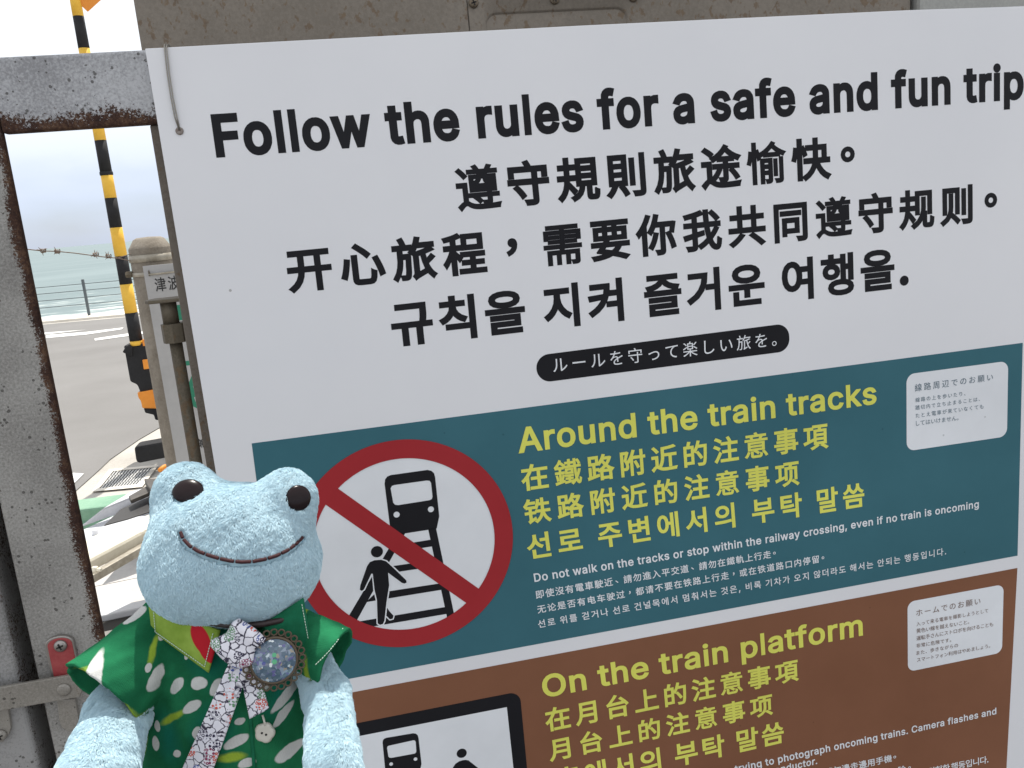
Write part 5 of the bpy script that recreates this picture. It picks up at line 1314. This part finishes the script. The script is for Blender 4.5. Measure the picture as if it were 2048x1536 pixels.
def to_world_parent(o, parent): o.parent = parent; return o
def hs(px, py): return hit(f_shirt, px, py, 300.0)
def chest_depth(px, py):
    """a plain barrel standing in for the chest so that cloth lies flat on it"""
    up_ = 1420 - py; w = 178 + 0.02 * up_; d_ = 104 - 0.05 * up_
    return -5 + d_ * math.sqrt(max(0.02, 1 - ((px - 455) / w) ** 2))
def patch(name, quad, f, lift, thick, mat, parent, nu=22, nv=10, bulge=0.0, mode='quad', wave=0.0):
    """a piece of cloth over the shirt: quad = 4 pixel corners with lift for each; follows the surface below"""
    V = []; Fc = []
    q = [np.array(c[:2], float) for c in quad]; lf = [c[2] for c in quad]
    for j in range(nv + 1):
        for i in range(nu + 1):
            u, v = i / nu, j / nv
            pp = q[0] * (1 - u) * (1 - v) + q[1] * u * (1 - v) + q[2] * u * v + q[3] * (1 - u) * v
            l_ = lf[0] * (1 - u) * (1 - v) + lf[1] * u * (1 - v) + lf[2] * u * v + lf[3] * (1 - u) * v
            l_ += bulge * math.sin(math.pi * v) + wave * math.sin(u * 9 + v * 3)
            V.append((chest_depth(pp[0], pp[1]) + l_, pp))
    pts = [P3(pp[0], pp[1], dd) for dd, pp in V]
    n = len(pts); W = nu + 1
    allv = [p * UN for p in pts] + [(p - np.array([0, 0, thick])) * UN for p in pts]
    for j in range(nv):
        for i in range(nu):
            a = j * W + i; Fc.append((a, a + W, a + W + 1, a + 1)); Fc.append((n + a, n + a + 1, n + a + W + 1, n + a + W))
    rim = [i for i in range(W)] + [j * W + nu for j in range(1, nv + 1)] + [nv * W + i for i in range(nu - 1, -1, -1)] + [j * W for j in range(nv - 1, 0, -1)]
    for a, b in zip(rim, rim[1:] + rim[:1]): Fc.append((a, b, n + b, n + a))
    o = mesh(name, np.array(allv), Fc, mat, parent, True, origin=(0, 0, 0))
    return o, np.array(pts)
f_chest = None
def collar_mat(name, base1, base2, red=None, white=None):
    m = new_mat(name, base1, 0.85, 0.0, 0.2); n_ = NT(m)
    col = n_.ramp(n_.noise(60, 4), [(0.35, base1), (0.65, base2)])
    for spec, c_ in ((white, (0.6, 0.6, 0.58)), (red, (0.42, 0.012, 0.022))):
        if spec:
            for s_ in spec:
                mm = n_.t.nodes.new('ShaderNodeMapping'); mm.vector_type = 'TEXTURE'; qx = pxo(s_[0], s_[1])
                mm.inputs['Location'].default_value = (qx[0], qx[1], 0); mm.inputs['Rotation'].default_value = (0, 0, R(s_[4])); mm.inputs['Scale'].default_value = (s_[2] * UN, s_[3] * UN, 1e4)
                n_.l(n_.coord(), mm.inputs[0]); ln = n_.t.nodes.new('ShaderNodeVectorMath'); ln.operation = 'LENGTH'; n_.l(mm.outputs[0], ln.inputs[0])
                col = n_.mix(n_.ramp(ln.outputs['Value'], [(0.9, 1.0), (1.02, 0.0)]), col, c_)
    n_.color(col); wv_ = n_.n('ShaderNodeTexVoronoi', Scale=1500.0, Randomness=0.3); n_.l(n_.coord(), wv_.inputs['Vector'])
    n_.bump(wv_.outputs['Distance'], 0.3, 0.0004); return m
M_colL = collar_mat('lime_print_cotton', (0.17, 0.27, 0.03), (0.28, 0.40, 0.07), red=[(408, 1274, 17, 34, 28), (424, 1298, 17, 26, 35)])
M_colR = collar_mat('dark_green_print_cotton', (0.005, 0.10, 0.045), (0.012, 0.17, 0.085))
def stitches(pts, parent, n, r=0.9, gap=0.4, up=2.0, col=None):
    P_ = spline(pts, n * 2 + 1); V, Fc = [], []
    for i in range(n):
        a = P_[2 * i] + np.array([0, 0, up]); b = P_[2 * i + 1] + np.array([0, 0, up]); a, b = a, a + (b - a) * (1 + (1 - gap) * 0.6)
        tube_geo([Vector(a * UN), Vector((a + b) / 2 * UN + np.array([0, 0, 0.5 * UN])), Vector(b * UN)], r * UN, 5, False, V, Fc)
    o = mesh('seam_stitching', V, Fc, col or M_stitch, parent, True, origin=(0, 0, 0)); o['kind'] = 'stuff'
    return o
cl, left_points = patch('collar_flap', [(296, 1203, 22), (440, 1262, 8), (417, 1346, 5), (303, 1262, 8)], f_chest, 10, 4.5, M_colL, shirt, 26, 12, bulge=5)
cr_, right_points = patch('collar_flap', [(606, 1196, 26), (523, 1250, 10), (560, 1300, 6), (627, 1318, 10)], f_chest, 10, 4.5, M_colR, shirt, 24, 12, bulge=5)
def along_patch(pts, nu, nv, path): 
    W = nu + 1; return [pts[int(round(v * nv)) * W + int(round(u * nu))] for u, v in path]
stitches(along_patch(left_points, 26, 12, [(0.06, 0.1), (0.06, 0.5), (0.06, 0.9), (0.3, 0.92), (0.6, 0.92), (0.94, 0.92), (0.94, 0.5), (0.94, 0.1)]), shirt, 46)
stitches(along_patch(right_points, 24, 12, [(0.06, 0.1), (0.06, 0.5), (0.06, 0.9), (0.3, 0.92), (0.6, 0.92), (0.94, 0.92), (0.94, 0.5)]), shirt, 36)
stitches([hs(x, y)[0] for x, y in ((686, 1256), (676, 1280), (660, 1300), (643, 1318), (630, 1330))], shirt, 18, 0.8)
# front placket with the hem line, and a flower shaped button
pts_ = [hs(x, y)[0] for x, y in ((492, 1345), (496, 1380), (500, 1420), (503, 1460), (506, 1500), (509, 1545), (512, 1590))]
V, Fc = [], []; tube_geo([Vector((p + np.array([0, 0, 0.5])) * UN) for p in spline(pts_, 40)], 3.6 * UN, 8, False, V, Fc)
mesh('placket_edge', V, Fc, M_colR, shirt, True, origin=(0, 0, 0))
M_button = new_mat('cream_plastic', (0.60, 0.57, 0.50), 0.35)
bp_, bn_ = hs(531, 1463)
V = []; Fc = []; NS = 60
for i, (rr_, hh_) in enumerate(((0, 8.5), (5, 8.8), (9, 8.4), (13, 9.5), (16, 8.2), (18, 5), (17.5, 1), (0, 0))):
    for k in range(NS):
        th = 2 * math.pi * k / NS; r_ = rr_ * (1 + 0.13 * abs(math.cos(2.5 * th)) * (rr_ > 8)); V.append((bp_ + np.array([r_ * math.cos(th), r_ * math.sin(th), hh_ + 1])) * UN)
for i in range(7):
    for k in range(NS): Fc.append((i * NS + k, (i + 1) * NS + k, (i + 1) * NS + (k + 1) % NS, i * NS + (k + 1) % NS))
bt = mesh('button', np.array(V), Fc, M_button, shirt, True, origin=(0, 0, 0))
for dx, dy in ((-4, 1), (4, -2)):
    V, Fc = [], []; c = bp_ + np.array([dx, dy, 9.2]); tube_geo([Vector(c * UN), Vector((c + np.array([0, 0, 1.6])) * UN)], 2.1 * UN, 10, False, V, Fc); mesh('button_hole', V, Fc, M_dark, bt, origin=(0, 0, 0))
V, Fc = [], []; tube_geo([Vector((bp_ + np.array(q)) * UN) for q in ((-4, 34, 6), (0, 24, 9), (3, 15, 9))], 2.2 * UN, 8, False, V, Fc); mesh('button_loop', V, Fc, M_button, bt, True, origin=(0, 0, 0))

# ---- leather cord at the neck
M_cord = new_mat('dark_leather_cord', (0.028, 0.016, 0.016), 0.5)
cp_ = [P3(x, y, d) for x, y, d in ((372, 1222, 60), (395, 1238, 84), (425, 1246, 98), (455, 1250, 104), (490, 1251, 104), (525, 1248, 99), (560, 1241, 88), (590, 1226, 62))]
V, Fc = [], []; tube_geo([Vector(p * UN) for p in spline(cp_, 30)], 6.0 * UN, 10, False, V, Fc); mesh('neck_cord', V, Fc, M_cord, frog, True, origin=(0, 0, 0))

# ---- ribbon: knot and two tails with a flower print
M_rib = new_mat('flower_print_ribbon', (0.7, 0.7, 0.74), 0.7, 0.0, 0.2); t = NT(M_rib)
mpv = t.t.nodes.new('ShaderNodeMapping'); mpv.inputs['Scale'].default_value = (1, 1, 0.15); t.l(t.coord(), mpv.inputs[0])
nzr = t.n('ShaderNodeTexNoise', Scale=260.0, Detail=2.0); t.l(mpv.outputs[0], nzr.inputs['Vector'])
wr = t.t.nodes.new('ShaderNodeVectorMath'); wr.operation = 'MULTIPLY_ADD'; t.l(nzr.outputs['Color'], wr.inputs[0]); wr.inputs[1].default_value = (0.004, 0.004, 0.0); t.l(mpv.outputs[0], wr.inputs[2])
ve = t.n('ShaderNodeTexVoronoi', Scale=210.0, feature='DISTANCE_TO_EDGE'); t.l(wr.outputs[0], ve.inputs['Vector'])
vf = t.n('ShaderNodeTexVoronoi', Scale=130.0, Randomness=0.9); t.l(mpv.outputs[0], vf.inputs['Vector'])
vp = t.n('ShaderNodeTexVoronoi', Scale=520.0, Randomness=0.45); t.l(mpv.outputs[0], vp.inputs['Vector'])
line = t.ramp(ve.outputs['Distance'], [(0.035, 1.0), (0.075, 0.0)])
inflower = t.math('LESS_THAN', vf.outputs['Distance'], 0.46)
ring_ = t.math('MULTIPLY', t.math('GREATER_THAN', vp.outputs['Distance'], 0.26), t.math('LESS_THAN', vp.outputs['Distance'], 0.50))
hue = t.t.nodes.new('ShaderNodeSeparateColor'); t.l(vf.outputs['Color'], hue.inputs[0])
fc_ = t.ramp(hue.outputs[0], [(0.0, (0.03, 0.025, 0.06)), (0.28, (0.03, 0.025, 0.06)), (0.30, (0.55, 0.10, 0.07)), (0.5, (0.55, 0.10, 0.07)), (0.52, (0.12, 0.26, 0.14)), (0.68, (0.12, 0.26, 0.14)), (0.7, (0.24, 0.04, 0.10)), (0.84, (0.24, 0.04, 0.10)), (0.86, (0.07, 0.10, 0.32))], 'CONSTANT')
white_ = t.ramp(t.noise(90, 3), [(0.3, (0.66, 0.65, 0.72)), (0.7, (0.76, 0.75, 0.80))])
col = t.mix(line, white_, (0.04, 0.035, 0.06))
col = t.mix(t.math('MULTIPLY', inflower, ring_), t.mix(t.math('MULTIPLY', inflower, 0.55), col, white_), fc_)
t.color(col)
rib = bpy.data.objects.new('ribbon', None); C.objects.link(rib); rib.parent = frog
patch('ribbon_tail', [(458, 1325, 26), (503, 1325, 26), (420, 1556, 6), (356, 1556, 6)], f_chest, 8, 3, M_rib, rib, 12, 40, wave=1.0)
patch('ribbon_tail', [(474, 1318, 21), (507, 1312, 21), (538, 1418, 14), (499, 1438, 14)], f_chest, 8, 3, M_rib, rib, 10, 30, wave=1.0)
# knot: a puffed, folded bead
kc = P3(477, 1292, 132)
def f_knot(P):
    q = P - kc
    d = ell(P, kc, np.array([43.0, 45.0, 15.0]), 3.0)
    d = d + 2.6 * np.sin(q[..., 1] * 0.10 + q[..., 0] * 0.055 + 0.5)
    taper = 0.10 * np.abs(q[..., 0] + 4) * np.clip((-q[..., 1]) / 45, 0, 1) * 2.4 + 0.30 * np.clip(q[..., 1] - 12, 0, 99) * (np.abs(q[..., 0]) / 40)
    return d + taper
Vk, Qk = surface_net(f_knot, kc - np.array([58, 60, 34]), kc + np.array([58, 60, 34]), 2.6)
fast_mesh('ribbon_knot', Vk * UN, Qk, M_rib, rib)

# ---- brooch: scalloped bronze frame round a glass dome full of glitter
M_bronze = new_mat('aged_bronze', (0.11, 0.085, 0.06), 0.45, 0.75)
M_dome = new_mat('glitter_resin', (0.10, 0.16, 0.22), 0.06, 0.0, 0.5); t = NT(M_dome)
vg = t.n('ShaderNodeTexVoronoi', Scale=620.0, Randomness=1.0); t.l(t.coord(), vg.inputs['Vector'])
vg2 = t.n('ShaderNodeTexVoronoi', Scale=260.0, Randomness=1.0); t.l(t.coord(), vg2.inputs['Vector'])
sc_ = t.t.nodes.new('ShaderNodeSeparateColor'); t.l(vg.outputs['Color'], sc_.inputs[0]); sc2 = t.t.nodes.new('ShaderNodeSeparateColor'); t.l(vg2.outputs['Color'], sc2.inputs[0])
small_ = t.ramp(sc_.outputs[0], [(0.0, (0.055, 0.10, 0.15)), (0.42, (0.10, 0.16, 0.21)), (0.56, (0.22, 0.28, 0.36)), (0.70, (0.10, 0.10, 0.26)), (0.78, (0.50, 0.58, 0.62)), (0.82, (0.13, 0.17, 0.24)), (0.93, (0.30, 0.26, 0.20)), (0.96, (0.70, 0.75, 0.75))], 'CONSTANT')
big_ = t.ramp(sc2.outputs[1], [(0.0, (0.08, 0.13, 0.18)), (0.45, (0.02, 0.03, 0.25)), (0.58, (0.05, 0.42, 0.16)), (0.68, (0.45, 0.50, 0.58)), (0.85, (0.16, 0.14, 0.26))], 'CONSTANT')
t.color(t.mix(t.math('MULTIPLY', t.math('LESS_THAN', vg2.outputs['Distance'], 0.36), 0.85), small_, big_))
t.b.inputs['Coat Weight'].default_value = 0.8; t.b.inputs['Coat Roughness'].default_value = 0.03
bc_ = P3(548, 1320, 118); nb = np.array([0.30, 0.05, 1.0]); nb /= np.linalg.norm(nb)
ub = np.cross([0, 1, 0], nb); ub /= np.linalg.norm(ub); vb_ = np.cross(nb, ub)
br = bpy.data.objects.new('brooch', None); C.objects.link(br); br.parent = frog
def ringpts(r, n, h=0.0, c0=None, c=None): 
    c = bc_ if c is None else c; return [Vector((c + (ub * math.cos(2 * math.pi * k / n) + vb_ * math.sin(2 * math.pi * k / n)) * r + nb * h) * UN) for k in range(n)]
V = []; Fc = []
for i in range(13):
    ph = i / 12 * math.pi / 2
    for k in range(48):
        th = 2 * math.pi * k / 48; V.append((bc_ + nb * (2 + 13 * math.cos(ph)) + (ub * math.cos(th) + vb_ * math.sin(th)) * 40.5 * math.sin(ph)) * UN)
for i in range(12):
    for k in range(48): Fc.append((i * 48 + k, (i + 1) * 48 + k, (i + 1) * 48 + (k + 1) % 48, i * 48 + (k + 1) % 48))
mesh('glass_dome', np.array(V), Fc, M_dome, br, True, origin=(0, 0, 0))
V, Fc = [], []; tube_geo(ringpts(41.5, 48, 2.0), 3.4 * UN, 10, True, V, Fc); mesh('bezel', V, Fc, M_bronze, br, True, origin=(0, 0, 0))
V, Fc = [], []
for k in range(24):
    th = 2 * math.pi * k / 24; c = bc_ + (ub * math.cos(th) + vb_ * math.sin(th)) * 51.0
    tube_geo(ringpts(5.6, 14, 0.0, c=c), 1.9 * UN, 7, True, V, Fc)
o = mesh('scalloped_edge', V, Fc, M_bronze, br, True, origin=(0, 0, 0)); o['kind'] = 'stuff'
V, Fc = [], []; tube_geo([Vector((bc_ - nb * 3) * UN), Vector((bc_ - nb * 1) * UN)], 45 * UN, 40, False, V, Fc); mesh('back_plate', V, Fc, M_bronze, br, True, origin=(0, 0, 0))
print('frog done')
